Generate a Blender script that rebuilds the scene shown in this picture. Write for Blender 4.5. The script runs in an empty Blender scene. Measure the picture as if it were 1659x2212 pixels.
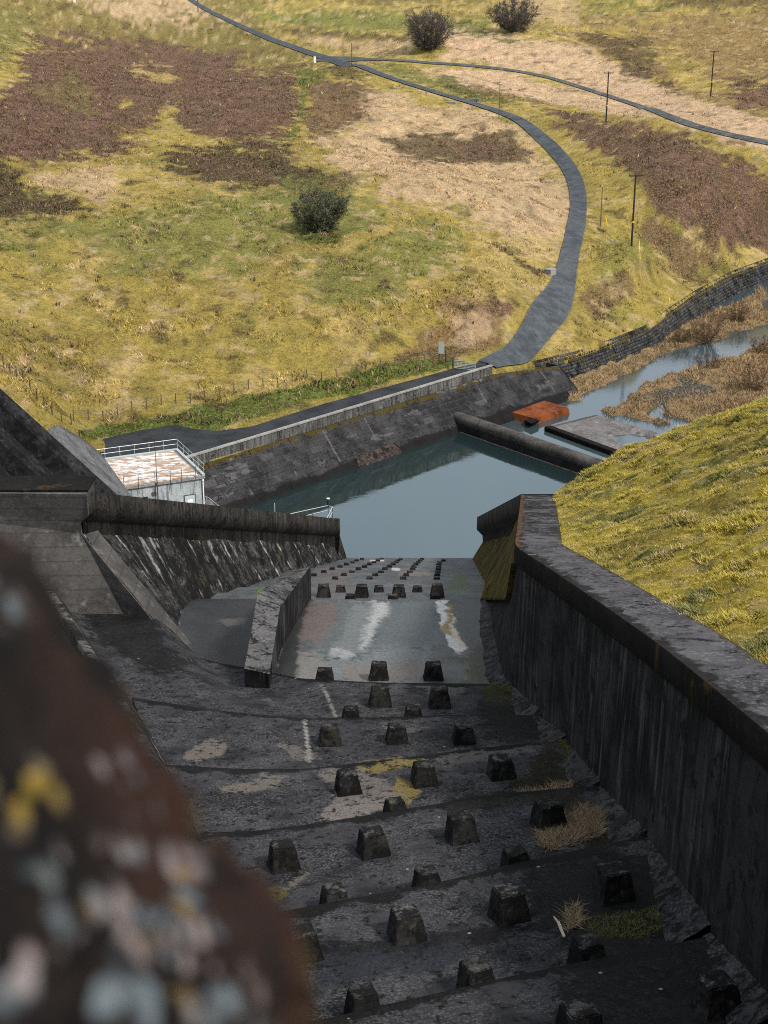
import bpy, math, random
import numpy as np
random.seed(7); RNG = np.random.default_rng(7)
scn = bpy.context.scene
COL = scn.collection
# ------------------------------------------------------------------ camera model
TH = math.radians(20.5); CT, ST = math.cos(TH), math.sin(TH)
FPX, CX, CY, CZ = 3072.0, 829.5, 1106.0, 50.0

def ray(px, py):
    v = (CY - py) / FPX
    return ((px - CX) / FPX, CT + v * ST, -ST + v * CT)
def Pz(px, py, z):
    d = ray(px, py); t = (z - CZ) / d[2]
    return (d[0] * t, d[1] * t, z)
def Py(px, py, y):
    d = ray(px, py); t = y / d[1]
    return (d[0] * t, y, CZ + d[2] * t)
def proj(P):
    P = np.asarray(P, float); z = P[..., 2] - CZ
    dep = P[..., 1] * CT - z * ST; up = P[..., 1] * ST + z * CT
    dep = np.where(dep < 0.05, 0.05, dep)
    return CX + FPX * P[..., 0] / dep, CY - FPX * up / dep

# ------------------------------------------------------------------ numpy noise
def _h(ix, iy, s):
    n = (ix.astype(np.int64) * 374761393 + iy.astype(np.int64) * 668265263 + s * 974634541) & 0xffffffff
    n = ((n ^ (n >> 13)) * 1274126177) & 0xffffffff
    n = n ^ (n >> 16)
    return (n & 0xffff) / 65535.0
def vnoise(x, y, s=0):
    ix, iy = np.floor(x), np.floor(y); fx, fy = x - ix, y - iy
    fx = fx * fx * (3 - 2 * fx); fy = fy * fy * (3 - 2 * fy)
    a = _h(ix, iy, s); b = _h(ix + 1, iy, s); c = _h(ix, iy + 1, s); d = _h(ix + 1, iy + 1, s)
    return (a * (1 - fx) + b * fx) * (1 - fy) + (c * (1 - fx) + d * fx) * fy
def fbm(x, y, o=4, s=0, g=.5):
    t = 0; a = 1; n = 0
    for i in range(o):
        t = t + a * vnoise(x * 2 ** i, y * 2 ** i, s + i * 17); n += a; a *= g
    return t / n
def sstep(a, b, x):
    t = np.clip((x - a) / (b - a), 0, 1); return t * t * (3 - 2 * t)
def sdpoly(px, py, poly):
    """signed distance, positive inside"""
    d = np.full(px.shape, 1e9); ins = np.zeros(px.shape, bool)
    n = len(poly)
    for i in range(n):
        x0, y0 = poly[i]; x1, y1 = poly[(i + 1) % n]
        ex, ey = x1 - x0, y1 - y0; wx, wy = px - x0, py - y0
        t = np.clip((wx * ex + wy * ey) / (ex * ex + ey * ey + 1e-9), 0, 1)
        d = np.minimum(d, (wx - ex * t) ** 2 + (wy - ey * t) ** 2)
        c = ((y0 <= py) != (y1 <= py)) & (px < (x1 - x0) * (py - y0) / ((y1 - y0) if y1 != y0 else 1e-9) + x0)
        ins ^= c
    d = np.sqrt(d); return np.where(ins, d, -d)
def dpolyline(x, y, pts):
    d = np.full(x.shape, 1e9); side = np.zeros(x.shape)
    for i in range(len(pts) - 1):
        x0, y0 = pts[i][:2]; x1, y1 = pts[i + 1][:2]
        ex, ey = x1 - x0, y1 - y0; wx, wy = x - x0, y - y0
        t = np.clip((wx * ex + wy * ey) / (ex * ex + ey * ey), 0, 1)
        q = np.hypot(wx - ex * t, wy - ey * t); s = wy * ex - wx * ey
        side = np.where(q < d, s, side); d = np.minimum(d, q)
    return d, side

# ------------------------------------------------------------------ mesh helpers
def link(o, parent=None):
    COL.objects.link(o)
    if parent is not None: o.parent = parent
    return o
def tag(o, label=None, cat=None, group=None, kind=None):
    if label: o['label'] = label
    if cat: o['category'] = cat
    if group: o['group'] = group
    if kind: o['kind'] = kind
    return o
def npmesh(name, V, F, mat, col=None, parent=None, smooth=False, mat2=None, matidx=None):
    V = np.asarray(V, np.float32).reshape(-1, 3); F = np.asarray(F, np.int32)
    n, k = F.shape
    Wv = V + (np.array(parent.location, np.float32) if parent is not None else 0)
    if k == 4:
        fn_ = np.cross(Wv[F[:, 2]] - Wv[F[:, 0]], Wv[F[:, 3]] - Wv[F[:, 1]]); fc_ = Wv[F].mean(1)
        if (fn_ * (np.array((0, 0, 50.)) - fc_)).sum(1).sum() < 0: F = F[:, ::-1].copy()
    me = bpy.data.meshes.new(name)
    me.vertices.add(len(V)); me.vertices.foreach_set('co', V.ravel())
    me.loops.add(n * k); me.loops.foreach_set('vertex_index', F.ravel())
    me.polygons.add(n); me.polygons.foreach_set('loop_start', np.arange(n, dtype=np.int32) * k)
    me.polygons.foreach_set('loop_total', np.full(n, k, np.int32))
    if smooth: me.polygons.foreach_set('use_smooth', np.ones(n, bool))
    me.materials.append(mat)
    me.update(calc_edges=True); me.validate()
    if col is not None:
        col = np.asarray(col, np.float32).reshape(len(V), -1)
        if col.shape[1] == 3: col = np.hstack([col, np.ones((len(V), 1), np.float32)])
        a = me.color_attributes.new('Col', 'FLOAT_COLOR', 'POINT'); a.data.foreach_set('color', col.ravel())
    return link(bpy.data.objects.new(name, me), parent)
def gridF(r, c, base=0):
    i = np.arange(r - 1)[:, None] * c + np.arange(c - 1)[None, :] + base
    return np.stack([i, i + 1, i + c + 1, i + c], -1).reshape(-1, 4)

class MB:
    def __init__(s): s.v = []; s.f = []
    def poly(s, pts):
        b = len(s.v); s.v += [tuple(p) for p in pts]; s.f.append(tuple(range(b, b + len(pts)))); return s
    def hexa(s, b4, t4):
        b = len(s.v); s.v += [tuple(p) for p in b4] + [tuple(p) for p in t4]
        s.f += [(b + 3, b + 2, b + 1, b), (b + 4, b + 5, b + 6, b + 7)]
        for i in range(4):
            j = (i + 1) % 4; s.f.append((b + i, b + j, b + 4 + j, b + 4 + i))
        return s
    def box(s, x0, y0, z0, x1, y1, z1):
        return s.hexa([(x0, y0, z0), (x1, y0, z0), (x1, y1, z0), (x0, y1, z0)], [(x0, y0, z1), (x1, y0, z1), (x1, y1, z1), (x0, y1, z1)])
    def obox(s, c, u, hu, hv, z0, z1):
        """box centred at c (x,y), along unit u, half sizes hu, hv"""
        n = (-u[1], u[0]); q = [(c[0] + u[0] * a * hu + n[0] * b * hv, c[1] + u[1] * a * hu + n[1] * b * hv) for a, b in ((-1, -1), (1, -1), (1, 1), (-1, 1))]
        return s.hexa([(x, y, z0) for x, y in q], [(x, y, z1) for x, y in q])
    def tube(s, a, b, r0, r1=None, n=6):
        r1 = r0 if r1 is None else r1
        a = np.array(a, float); b = np.array(b, float); d = b - a; L = np.linalg.norm(d)
        if L < 1e-6: return s
        d /= L; h = np.array((0, 0, 1.)) if abs(d[2]) < .9 else np.array((1., 0, 0))
        u = np.cross(d, h); u /= np.linalg.norm(u); w = np.cross(d, u); k = len(s.v)
        for c, r in ((a, r0), (b, r1)):
            for i in range(n):
                t = 2 * math.pi * i / n; p = c + r * (u * math.cos(t) + w * math.sin(t)); s.v.append(tuple(p))
        for i in range(n):
            j = (i + 1) % n; s.f.append((k + i, k + j, k + n + j, k + n + i))
        s.f.append(tuple(k + i for i in range(n))[::-1]); s.f.append(tuple(k + n + i for i in range(n)))
        return s
    def path(s, pts, r, n=6):
        for a, b in zip(pts[:-1], pts[1:]): s.tube(a, b, r, n=n)
        return s
    def loft(s, rings, closed=True, caps=True):
        b = len(s.v); m = len(rings[0])
        for r in rings: s.v += [tuple(p) for p in r]
        for i in range(len(rings) - 1):
            for j in range(m if closed else m - 1):
                k = (j + 1) % m; s.f.append((b + i * m + j, b + i * m + k, b + (i + 1) * m + k, b + (i + 1) * m + j))
        if caps and closed:
            s.f.append(tuple(b + j for j in range(m))[::-1]); e = b + (len(rings) - 1) * m; s.f.append(tuple(e + j for j in range(m)))
        return s
    def build(s, name, mat, parent=None, smooth=False, bevel=0, fixn=True):
        me = bpy.data.meshes.new(name); me.from_pydata(s.v, [], s.f); me.materials.append(mat)
        if fixn or bevel:
            import bmesh
            bm = bmesh.new(); bm.from_mesh(me); bmesh.ops.recalc_face_normals(bm, faces=bm.faces)
            if bevel:
                bmesh.ops.bevel(bm, geom=list(bm.edges), offset=bevel, segments=2, affect='EDGES', clamp_overlap=True)
            bm.to_mesh(me); bm.free()
        if smooth: me.polygons.foreach_set('use_smooth', [True] * len(me.polygons))
        me.update()
        return link(bpy.data.objects.new(name, me), parent)
def empty(name, loc=(0, 0, 0)):
    o = bpy.data.objects.new(name, None); o.location = loc; o.empty_display_size = .3; return link(o)
def part(mb, name, mat, root, **k):
    """parts are written in world coordinates; shift into the root's frame"""
    L = root.location; mb.v = [(p[0] - L[0], p[1] - L[1], p[2] - L[2]) for p in mb.v]
    return mb.build(name, mat, root, **k)
def resample(pts, n):
    p = np.array(pts, float); d = np.r_[0, np.cumsum(np.linalg.norm(np.diff(p, axis=0), axis=1))]
    t = np.linspace(0, d[-1], n); return np.stack([np.interp(t, d, p[:, i]) for i in range(p.shape[1])], 1)
def smoothline(pts, n):
    """Catmull-Rom resample"""
    p = np.array(pts, float); q = np.vstack([2 * p[0] - p[1], p, 2 * p[-1] - p[-2]]); out = []
    for i in range(1, len(q) - 2):
        for t in np.linspace(0, 1, 12, endpoint=False):
            a, b, c, d = q[i - 1:i + 3]
            out.append(.5 * (2 * b + (c - a) * t + (2 * a - 5 * b + 4 * c - d) * t * t + (3 * b - a - 3 * c + d) * t ** 3))
    out.append(p[-1]); return resample(out, n)

# ------------------------------------------------------------------ materials
class NT:
    def __init__(s, name, rough=.9, spec=.25):
        s.m = bpy.data.materials.new(name); s.m.use_nodes = True; s.t = s.m.node_tree; s.t.nodes.clear()
        s.out = s.t.nodes.new('ShaderNodeOutputMaterial'); s.b = s.t.nodes.new('ShaderNodeBsdfPrincipled')
        s.t.links.new(s.b.outputs[0], s.out.inputs[0]); s.b.inputs['Roughness'].default_value = rough
        s.b.inputs['Specular IOR Level'].default_value = spec
        s.pos = s.n('ShaderNodeNewGeometry').outputs['Position']
    def n(s, t, **k):
        o = s.t.nodes.new(t)
        for a, b in k.items(): setattr(o, a, b)
        return o
    def lk(s, a, b): s.t.links.new(a, b)
    def set(s, sock, v):
        if hasattr(v, 'is_output') or isinstance(v, bpy.types.NodeSocket): s.lk(v, sock)
        elif isinstance(v, (tuple, list)): sock.default_value = tuple(v) + ((1,) if len(v) == 3 and sock.type == 'RGBA' else ())
        else: sock.default_value = v
    def scaled(s, v):
        m = s.n('ShaderNodeMapping'); s.lk(s.pos, m.inputs[0]); m.inputs['Scale'].default_value = v; return m.outputs[0]
    def noise(s, scale, detail=6, rough=.6, vec=None, dist=0):
        o = s.n('ShaderNodeTexNoise'); o.inputs['Scale'].default_value = scale; o.inputs['Detail'].default_value = detail
        o.inputs['Roughness'].default_value = rough; o.inputs['Distortion'].default_value = dist
        s.lk(vec if vec is not None else s.pos, o.inputs['Vector']); return o.outputs['Fac']
    def voro(s, scale, vec=None, feat='F1'):
        o = s.n('ShaderNodeTexVoronoi', feature=feat); o.inputs['Scale'].default_value = scale
        s.lk(vec if vec is not None else s.pos, o.inputs['Vector']); return o
    def ramp(s, f, a, b):
        o = s.n('ShaderNodeMapRange', interpolation_type='SMOOTHSTEP'); s.lk(f, o.inputs[0]); o.inputs[1].default_value = a; o.inputs[2].default_value = b
        return o.outputs[0]
    def math(s, op, a, b=0.):
        o = s.n('ShaderNodeMath', operation=op); s.set(o.inputs[0], a); s.set(o.inputs[1], b); return o.outputs[0]
    def mix(s, f, a, b, mode='MIX'):
        o = s.n('ShaderNodeMix', data_type='RGBA', blend_type=mode); s.set(o.inputs[0], f); s.set(o.inputs[6], a); s.set(o.inputs[7], b); return o.outputs[2]
    def attr(s):
        o = s.n('ShaderNodeAttribute', attribute_name='Col'); return o.outputs['Color'], o.outputs['Alpha']
    def bump(s, h, st=.5, d=.05):
        o = s.n('ShaderNodeBump'); o.inputs['Strength'].default_value = st; o.inputs['Distance'].default_value = d; s.lk(h, o.inputs['Height'])
        s.lk(o.outputs[0], s.b.inputs['Normal'])
    def color(s, c): s.set(s.b.inputs['Base Color'], c); return s

def concrete(name, dark, light, black=(.006, .006, .006), blk=(.53, .6), spk=(.55, .68), streak=0., moss=None, mossr=(.55, .65), attr=False, rough=.85, fine=7., courses=0, spc=None, brk=2.4, spec=.08):
    t = NT(name, rough, spec)
    c = t.mix(t.ramp(t.noise(.45, 8, .68), .38, .62), dark, light)
    if streak:
        sv = t.noise(1., 6, .65, t.scaled((2.6, 2.6, .16)))
        c = t.mix(t.math('MULTIPLY', t.math('MULTIPLY', t.ramp(sv, .47, .62), t.ramp(t.noise(.16, 5, .65), .4, .6)), streak), c, tuple(min(.5, x * 2.6 + .01) for x in light))
        sd = t.noise(1., 6, .65, t.scaled((3.1, 3.3, .2)))
        c = t.mix(t.math('MULTIPLY', t.ramp(sd, .5, .63), .8), c, black)
    if courses:
        w = t.n('ShaderNodeTexWave', wave_type='BANDS', bands_direction='Z'); w.inputs['Scale'].default_value = courses; w.inputs['Distortion'].default_value = .6; w.inputs['Detail'].default_value = 2
        t.lk(t.pos, w.inputs['Vector']); c = t.mix(t.math('MULTIPLY', t.ramp(w.outputs['Fac'], .95, 1.), .45), c, black)
    f2 = t.noise(fine, 10, .78); f3 = t.noise(fine * .22, 12, .8); big = t.ramp(t.noise(.55, 6, .7), .36, .6)
    c = t.mix(t.math('MULTIPLY', t.math('MULTIPLY', t.ramp(f2, spk[0] - .05, spk[1] - .055), big), .75), c, spc or tuple(min(.6, x * 2.4 + .01) for x in light))
    if attr:
        a, al = t.attr(); nb = t.math('MULTIPLY', t.math('SUBTRACT', t.noise(fine * .4, 10, .8), .5), brk)
        am = t.mix(t.ramp(f2, .4, .6), t.mix(.4, a, (0, 0, 0)), a)
        c = t.mix(t.math('MULTIPLY', t.ramp(t.math('ADD', al, nb), .2, .72), .86), c, am)
    c = t.mix(t.math('MULTIPLY', t.ramp(f3, blk[0] - .03, blk[1] - .045), .92), c, black)
    if name == 'dark_weathered_concrete':
        vv = t.voro(.8); c = t.mix(t.ramp(vv.outputs['Distance'], .045, .03), c, (.24, .23, .21))
    if moss:
        m = t.math('MULTIPLY', t.ramp(t.noise(.7, 10, .72), mossr[0], mossr[1]), .9); c = t.mix(m, c, moss)
    c = t.mix(t.ramp(t.noise(fine * 4, 6, .7), .35, .65), c, t.mix(.35, c, (0, 0, 0)))
    t.color(c); t.bump(t.math('ADD', f2, f3), .6, .05); return t.m
def plain(name, c, rough=.6, metal=0., var=.25, scale=3., spec=.3):
    t = NT(name, rough, spec); t.b.inputs['Metallic'].default_value = metal
    t.color(t.mix(t.ramp(t.noise(scale, 8, .7), .3, .7), tuple(x * (1 - var) for x in c), tuple(min(1, x * (1 + var)) for x in c))); return t.m
def foliage(name, rough=.95, var=.35):
    t = NT(name, rough, .1); a, al = t.attr()
    t.color(t.mix(t.ramp(t.noise(9., 4, .7), .3, .7), t.mix(var, a, (0, 0, 0)), t.mix(var * .4, a, (.5, .45, .25)))); return t.m

M = {}
M['chute'] = concrete('dark_weathered_concrete', (.016, .0165, .019), (.042, .0415, .046), attr=True, fine=13., blk=(.56, .63), spk=(.53, .62), spc=(.12, .118, .122))
M['chute_wet'] = concrete('wet_chute_concrete', (.045, .052, .056), (.09, .098, .102), attr=True, fine=6., blk=(.64, .74), rough=.55, brk=1.4, spec=.2, spc=(.2, .2, .2))
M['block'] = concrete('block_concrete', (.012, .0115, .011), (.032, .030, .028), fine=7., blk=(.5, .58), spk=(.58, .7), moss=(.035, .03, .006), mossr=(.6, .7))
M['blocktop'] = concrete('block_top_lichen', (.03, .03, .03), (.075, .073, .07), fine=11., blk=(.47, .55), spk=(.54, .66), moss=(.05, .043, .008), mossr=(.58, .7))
M['haunch'] = concrete('haunch_concrete', (.022, .022, .024), (.05, .049, .052), fine=9., blk=(.52, .59), spk=(.54, .66))
M['wall'] = concrete('streaked_wall_concrete', (.008, .008, .0085), (.03, .029, .03), streak=.8, fine=5., blk=(.56, .64), spk=(.6, .75))
M['coping'] = concrete('coping_concrete', (.045, .043, .047), (.09, .086, .092), fine=6., blk=(.56, .63), spk=(.54, .68), attr=True)
M['piertop'] = concrete('pier_top_concrete', (.05, .049, .049), (.10, .098, .098), fine=6., blk=(.53, .6), spk=(.54, .66))
M['basinplain'] = concrete('basin_end_concrete', (.018, .018, .019), (.05, .049, .05), fine=2.2, blk=(.49, .56))
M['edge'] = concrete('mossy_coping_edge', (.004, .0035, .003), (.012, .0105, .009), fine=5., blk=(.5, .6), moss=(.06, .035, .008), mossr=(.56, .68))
M['batter'] = concrete('streaked_batter_concrete', (.012, .0115, .011), (.035, .034, .033), streak=0., fine=3.5, blk=(.5, .57), spk=(.55, .67), attr=True, spc=(.16, .155, .15))
M['endwall'] = concrete('board_marked_concrete', (.05, .047, .045), (.085, .081, .077), black=(.03, .028, .027), fine=2.5, blk=(.6, .68), courses=.45, spk=(.58,.72))
M['parapet'] = concrete('parapet_concrete', (.013, .0115, .010), (.035, .031, .028), streak=.5, fine=5., blk=(.55, .65))
M['mossbatter'] = concrete('moss_covered_concrete', (.016, .012, .005), (.05, .036, .009), fine=3., blk=(.55, .64), moss=(.10, .075, .012), mossr=(.42, .6))
M['dam'] = concrete('dam_concrete', (.009, .0095, .0105), (.026, .027, .029), fine=3., blk=(.5, .6), spk=(.56, .7))
M['apron'] = concrete('apron_concrete', (.07, .07, .074), (.13, .13, .134), fine=3., blk=(.6, .7))
M['basin'] = concrete('basin_wall_concrete', (.016, .016, .017), (.045, .044, .046), fine=5., blk=(.585, .66), spk=(.585, .70), courses=.55, attr=True, spc=(.13, .128, .13), brk=.5)
M['basinparapet'] = concrete('basin_parapet_concrete', (.055, .053, .051), (.105, .102, .098), streak=.35, fine=4., blk=(.6, .68))
M['palecoping'] = concrete('pale_coping', (.2, .19, .18), (.3, .29, .27), fine=5., blk=(.6, .7))
M['weir'] = concrete('weir_concrete', (.04, .036, .033), (.085, .078, .072), fine=6., blk=(.6, .7))
M['weirface'] = concrete('weir_face_concrete', (.012, .011, .011), (.025, .023, .023), fine=3., blk=(.6, .7))
M['slab'] = concrete('river_slab_concrete', (.09, .083, .082), (.15, .14, .138), fine=2.5, blk=(.6, .7), attr=True)
M['rust'] = concrete('iron_stained_concrete', (.10, .026, .010), (.21, .06, .02), fine=3., blk=(.6, .7), spc=(.32, .15, .07))
M['tarmac'] = concrete('tarmac', (.043, .051, .058), (.078, .088, .097), fine=1.6, blk=(.62, .72), spk=(.6, .75), rough=.8, attr=True)
M['lane'] = concrete('worn_lane', (.05, .054, .056), (.10, .10, .098), fine=1.6, blk=(.62, .72), rough=.85, attr=True)
M['darktarmac'] = concrete('dark_tarmac', (.018, .02, .023), (.036, .039, .043), fine=1.3, blk=(.6, .7), spk=(.62, .76), rough=.7)
M['bwall'] = concrete('painted_building_wall', (.33, .37, .39), (.46, .5, .51), black=(.12, .12, .12), streak=.25, fine=1.5, blk=(.63, .75), spk=(.6, .8), spc=(.5, .54, .55))
M['steel'] = plain('galvanised_steel', (.42, .46, .47), .45, .3, .15)
M['darksteel'] = plain('weathered_steel', (.07, .065, .06), .6, .2)
M['wood'] = plain('weathered_wood', (.10, .08, .06), .9)
M['polewood'] = plain('creosote_pole_wood', (.022, .019, .017), .85)
M['white'] = plain('white_paint', (.75, .75, .73), .6, 0, .06)
M['grey'] = plain('grey_panel', (.34, .38, .38), .5, 0, .08)
M['yellow'] = plain('yellow_paint', (.75, .48, .02), .5, 0, .08)
M['green'] = plain('dark_green_paint', (.01, .035, .02), .5, 0, .1)
M['dark'] = plain('dark_opening', (.012, .013, .015), .5, 0, .1)
M['door'] = plain('pale_grey_door_paint', (.40, .45, .47), .5, 0, .06)
M['twig'] = plain('grey_twigs', (.085, .072, .064), .9, 0, .35, 2)
M['brtwig'] = plain('brown_twigs', (.10, .062, .035), .9, 0, .35, 2)
M['stone'] = concrete('grey_field_stone', (.12, .115, .11), (.26, .25, .24), fine=3., blk=(.58, .66), attr=False)
M['pitch'] = concrete('pitched_bank_stone', (.022, .023, .026), (.058, .059, .064), fine=2.2, blk=(.54, .62), attr=True)
M['insul'] = plain('brown_ceramic', (.06, .03, .02), .3)
M['paper'] = plain('white_notice', (.8, .8, .8), .6, 0, .03)
M['straw'] = plain('dead_straw', (.32, .21, .12), .9, 0, .4, 30)
t = NT('moor_ground', .95, .08); a, al = t.attr()
n1 = t.noise(1.5, 9, .78); n2 = t.noise(3.2, 8, .8); n3 = t.noise(.3, 8, .72)
c = t.mix(t.math('MULTIPLY', t.ramp(n1, .49, .58), .55), a, t.mix(.75, a, (.035, .03, .012)))
c = t.mix(t.math('MULTIPLY', t.ramp(n2, .50, .57), .62), c, t.mix(.55, a, (.56, .42, .18)))
c = t.mix(t.math('MULTIPLY', t.ramp(n3, .5, .66), .35), c, t.mix(.7, a, (.08, .085, .025)))
t.color(c); t.bump(t.math('ADD', n1, n2), 1., .5); M['ground'] = t.m
M['blades'] = foliage('grass_blades')
t = NT('pond_water', .04, .5); t.b.inputs['IOR'].default_value = 2.35; t.b.inputs['Specular Tint'].default_value = (.76, .97, 1., 1)
t.color((.010, .019, .020)); w = t.noise(1., 5, .6, t.scaled((.9, 2.2, 1.))); w2 = t.noise(.25, 3, .6)
t.bump(t.math('MULTIPLY', w, t.ramp(w2, .35, .7)), .16, .05); M['water'] = t.m
t = NT('river_water', .05, .5); t.b.inputs['IOR'].default_value = 1.9; t.b.inputs['Specular Tint'].default_value = (.85, .97, 1., 1)
t.color((.03, .045, .05)); t.bump(t.noise(1.4, 5, .7), .12, .05); M['river'] = t.m
t = NT('roof_membrane', .7, .3)
r1 = t.noise(1., 7, .68, t.scaled((.5, 1.3, 1.)), 1.2); r2 = t.noise(2.2, 6, .7)
c = t.mix(t.ramp(r1, .44, .55), (.55, .55, .55), (.30, .2, .125)); c = t.mix(t.ramp(r2, .55, .64), c, (.17, .10, .07))
t.color(c); M['roof'] = t.m
t = NT('rubble_parapet', .95, .15)
fa, fal = t.attr(); fs_ = t.n('ShaderNodeSeparateColor'); t.lk(fa, fs_.inputs[0])
c = t.mix(t.ramp(t.noise(9., 6, .7), .42, .6), (.003, .0025, .0023), (.011, .0065, .005)); c = t.mix(t.math('MULTIPLY', t.math('MULTIPLY', fs_.outputs[0], t.ramp(t.noise(7., 4, .6), .4, .6)), .8), c, (.030, .0115, .007))
v = t.voro(44., feat='SMOOTH_F1'); rc = t.n('ShaderNodeSeparateColor'); t.lk(v.outputs['Color'], rc.inputs[0])
lich = t.mix(t.ramp(rc.outputs[0], .35, .65), (.12, .145, .16), (.24, .195, .185)); lich = t.mix(t.ramp(rc.outputs[1], .76, .8), lich, (.17, .115, .035))
msk = t.math('MULTIPLY', t.ramp(v.outputs['Distance'], .62, .3), t.ramp(rc.outputs[2], .42, .5))
msk = t.math('MULTIPLY', msk, t.math('MULTIPLY', fal, .9))
lich = t.mix(fs_.outputs[1], lich, (.24, .16, .025)); c = t.mix(msk, c, lich); t.color(c); t.bump(t.noise(30., 6, .7), .8, .02); M['rubble'] = t.m
M['mossblade'] = foliage('moss_shoots')

# ------------------------------------------------------------------ valley terrain (thin plate spline through surveyed points)
ctrl = []
def cz(px, py, z): ctrl.append(Pz(px, py, z))
def cy(px, py, y): ctrl.append(Py(px, py, y))
for p in [(230, 945), (350, 925), (440, 962), (600, 902), (760, 862), (950, 806), (1050, 787)]: cz(*p, 4.9)
for p in [(500, 935), (700, 868), (900, 815)]: cz(*p, 5.0)
for p in [(160, 920, 5.9), (330, 887, 5.8), (480, 850, 5.8), (660, 823, 5.8), (820, 797, 5.7), (950, 770, 5.4)]: cz(*p)
for p in [(480, 700, 176), (480, 550, 200), (480, 400, 240), (480, 250, 320), (480, 100, 492), (0, 700, 163), (0, 790, 147), (100, 850, 143), (0, 550, 190), (0, 400, 225), (0, 250, 290), (0, 100, 415), (0, 0, 500), (250, 0, 545), (680, 122, 455), (560, 77, 505), (430, 18, 560), (620, 98, 480), (490, 45, 535), (250, 450, 216), (250, 620, 182), (700, 600, 192), (700, 480, 218), (750, 330, 280), (690, 160, 425), (830, 700, 178)]: cy(*p)
for p in [(1100, 700, 6.7), (1195, 690, 5.9), (1220, 590, 8.5), (1250, 500, 10.3), (1250, 450, 11.5), (1232, 360, 14.3), (1110, 260, 20.), (1170, 300, 17.2), (960, 207, 23.4), (760, 143, 28), (855, 178, 25.6), (1211, 640, 7.1), (1229, 560, 9.1), (1238, 530, 9.44), (1249, 475, 10.92), (1252, 425, 12.25), (1247, 395, 13.2), (1209, 330, 15.5)]: cz(*p)
for p in [(1365, 530, 225), (1309, 264, 320), (1535, 208, 345), (925, 102, 425), (1110, 66, 450), (930, 133, 415), (1150, 157, 405), (1400, 235, 350), (1659, 310, 290), (1659, 100, 420), (1659, 0, 500), (1400, 60, 455), (1659, 200, 345), (1430, 160, 395), (1500, 400, 262), (1659, 450, 240), (800, 20, 540), (1200, 0, 540), (1000, 400, 245), (1000, 560, 207), (950, 690, 182)]: cy(*p)
for p in [(1150, 784, 2.6), (1245, 764, 2.4), (1395, 709, 2.2), (1505, 634, 2.2), (1580, 594, 2.2), (1655, 564, 2.4), (1300, 690, 4.0), (1290, 640, 6.0), (1450, 600, 4.5), (1600, 540, 6.)]: cz(*p)
ctrl += [(-80, 150, 30), (-110, 260, 44), (-170, 470, 60), (-60, 130, 18), (150, 320, 30), (190, 480, 62), (120, 250, 12), (90, 250, 6), (0, 700, 62), (-200, 700, 85), (200, 700, 95), (0, 950, 100), (-250, 950, 130), (250, 950, 140), (300, 600, 100), (-300, 600, 100)]
K = np.array(ctrl)
def tps_fit(K, lam=.03):
    P = K[:, :2] / 100.; n = len(P)
    r2 = ((P[:, None] - P[None]) ** 2).sum(-1); A = .5 * r2 * np.log(r2 + 1e-12) + np.eye(n) * lam * .01
    B = np.hstack([np.ones((n, 1)), P]); S = np.block([[A, B], [B.T, np.zeros((3, 3))]])
    return P, np.linalg.solve(S, np.r_[K[:, 2], np.zeros(3)])
def tps_eval(fit, x, y):
    P, w = fit; sh = np.shape(x); q = np.stack([np.ravel(x), np.ravel(y)], 1) / 100.; out = np.empty(len(q))
    for i in range(0, len(q), 40000):
        c = q[i:i + 40000]; r2 = ((c[:, None] - P[None]) ** 2).sum(-1)
        out[i:i + 40000] = (.5 * r2 * np.log(r2 + 1e-12)) @ w[:-3] + w[-3] + c @ w[-2:]
    return out.reshape(sh)
TFIT = tps_fit(K)
H0 = lambda x, y: tps_eval(TFIT, np.asarray(x, float), np.asarray(y, float))
def drape(pts):
    """pixels -> points on the smooth terrain"""
    p = np.asarray(pts, float); v = (CY - p[:, 1]) / FPX
    d = np.stack([(p[:, 0] - CX) / FPX, CT + v * ST, -ST + v * CT], 1)
    s = np.linspace(125, 640, 420); X = d[:, 0:1] / d[:, 1:2] * s; Z = CZ + d[:, 2:3] / d[:, 1:2] * s
    G = Z - H0(X, np.broadcast_to(s, X.shape)); hit = np.argmax(G < 0, 1); hit = np.where((G < 0).any(1), hit, len(s) - 1)
    i = np.arange(len(p)); g0, g1 = G[i, hit - 1], G[i, hit]; f = np.clip(g0 / (g0 - g1 + 1e-9), 0, 1)
    y = s[hit - 1] + f * (s[hit] - s[hit - 1]); x = d[:, 0] / d[:, 1] * y
    return np.stack([x, y, H0(x, y)], 1)
WATER2 = -.6
# the basin wall line and the river bank line, in plan
WA = np.array(Pz(440, 975, 5.4)[:2]); WB = np.array(Pz(1055, 790, 5.4)[:2]); WU = (WB - WA) / np.linalg.norm(WB - WA); WN = np.array((WU[1], -WU[0]))
revtop = [Pz(1150, 784, 2.6), Pz(1245, 764, 2.4), Pz(1395, 709, 2.2), Pz(1505, 634, 2.2), Pz(1580, 594, 2.2), Pz(1655, 564, 2.4), (95, 300, 3), (130, 420, 10)]
bank_line = [tuple(WA - WU * 60 + WN * -.25), tuple(WA - WN * .25), tuple(WB - WN * .25)] + [p[:2] for p in revtop]
land = [[(920, 660 + 0), (1, 1)]]
def C4(l): return [(829.5 + .5 * x, 564 + .5 * y) for x, y in l]
land = [C4([(915, 662), (1030, 625), (1060, 580), (1150, 540), (1230, 505), (1320, 478), (1480, 440), (1659, 372), (1900, 300), (1900, 900), (1659, 760), (1300, 715), (1270, 728), (1180, 745), (1130, 725), (1060, 712), (980, 690)]),
        C4([(690, 540), (900, 440), (1200, 330), (1659, 120), (1659, 285), (1600, 318), (1450, 362), (1300, 395), (1190, 437), (1000, 542), (885, 588), (850, 628), (790, 622), (720, 592)])]
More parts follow.
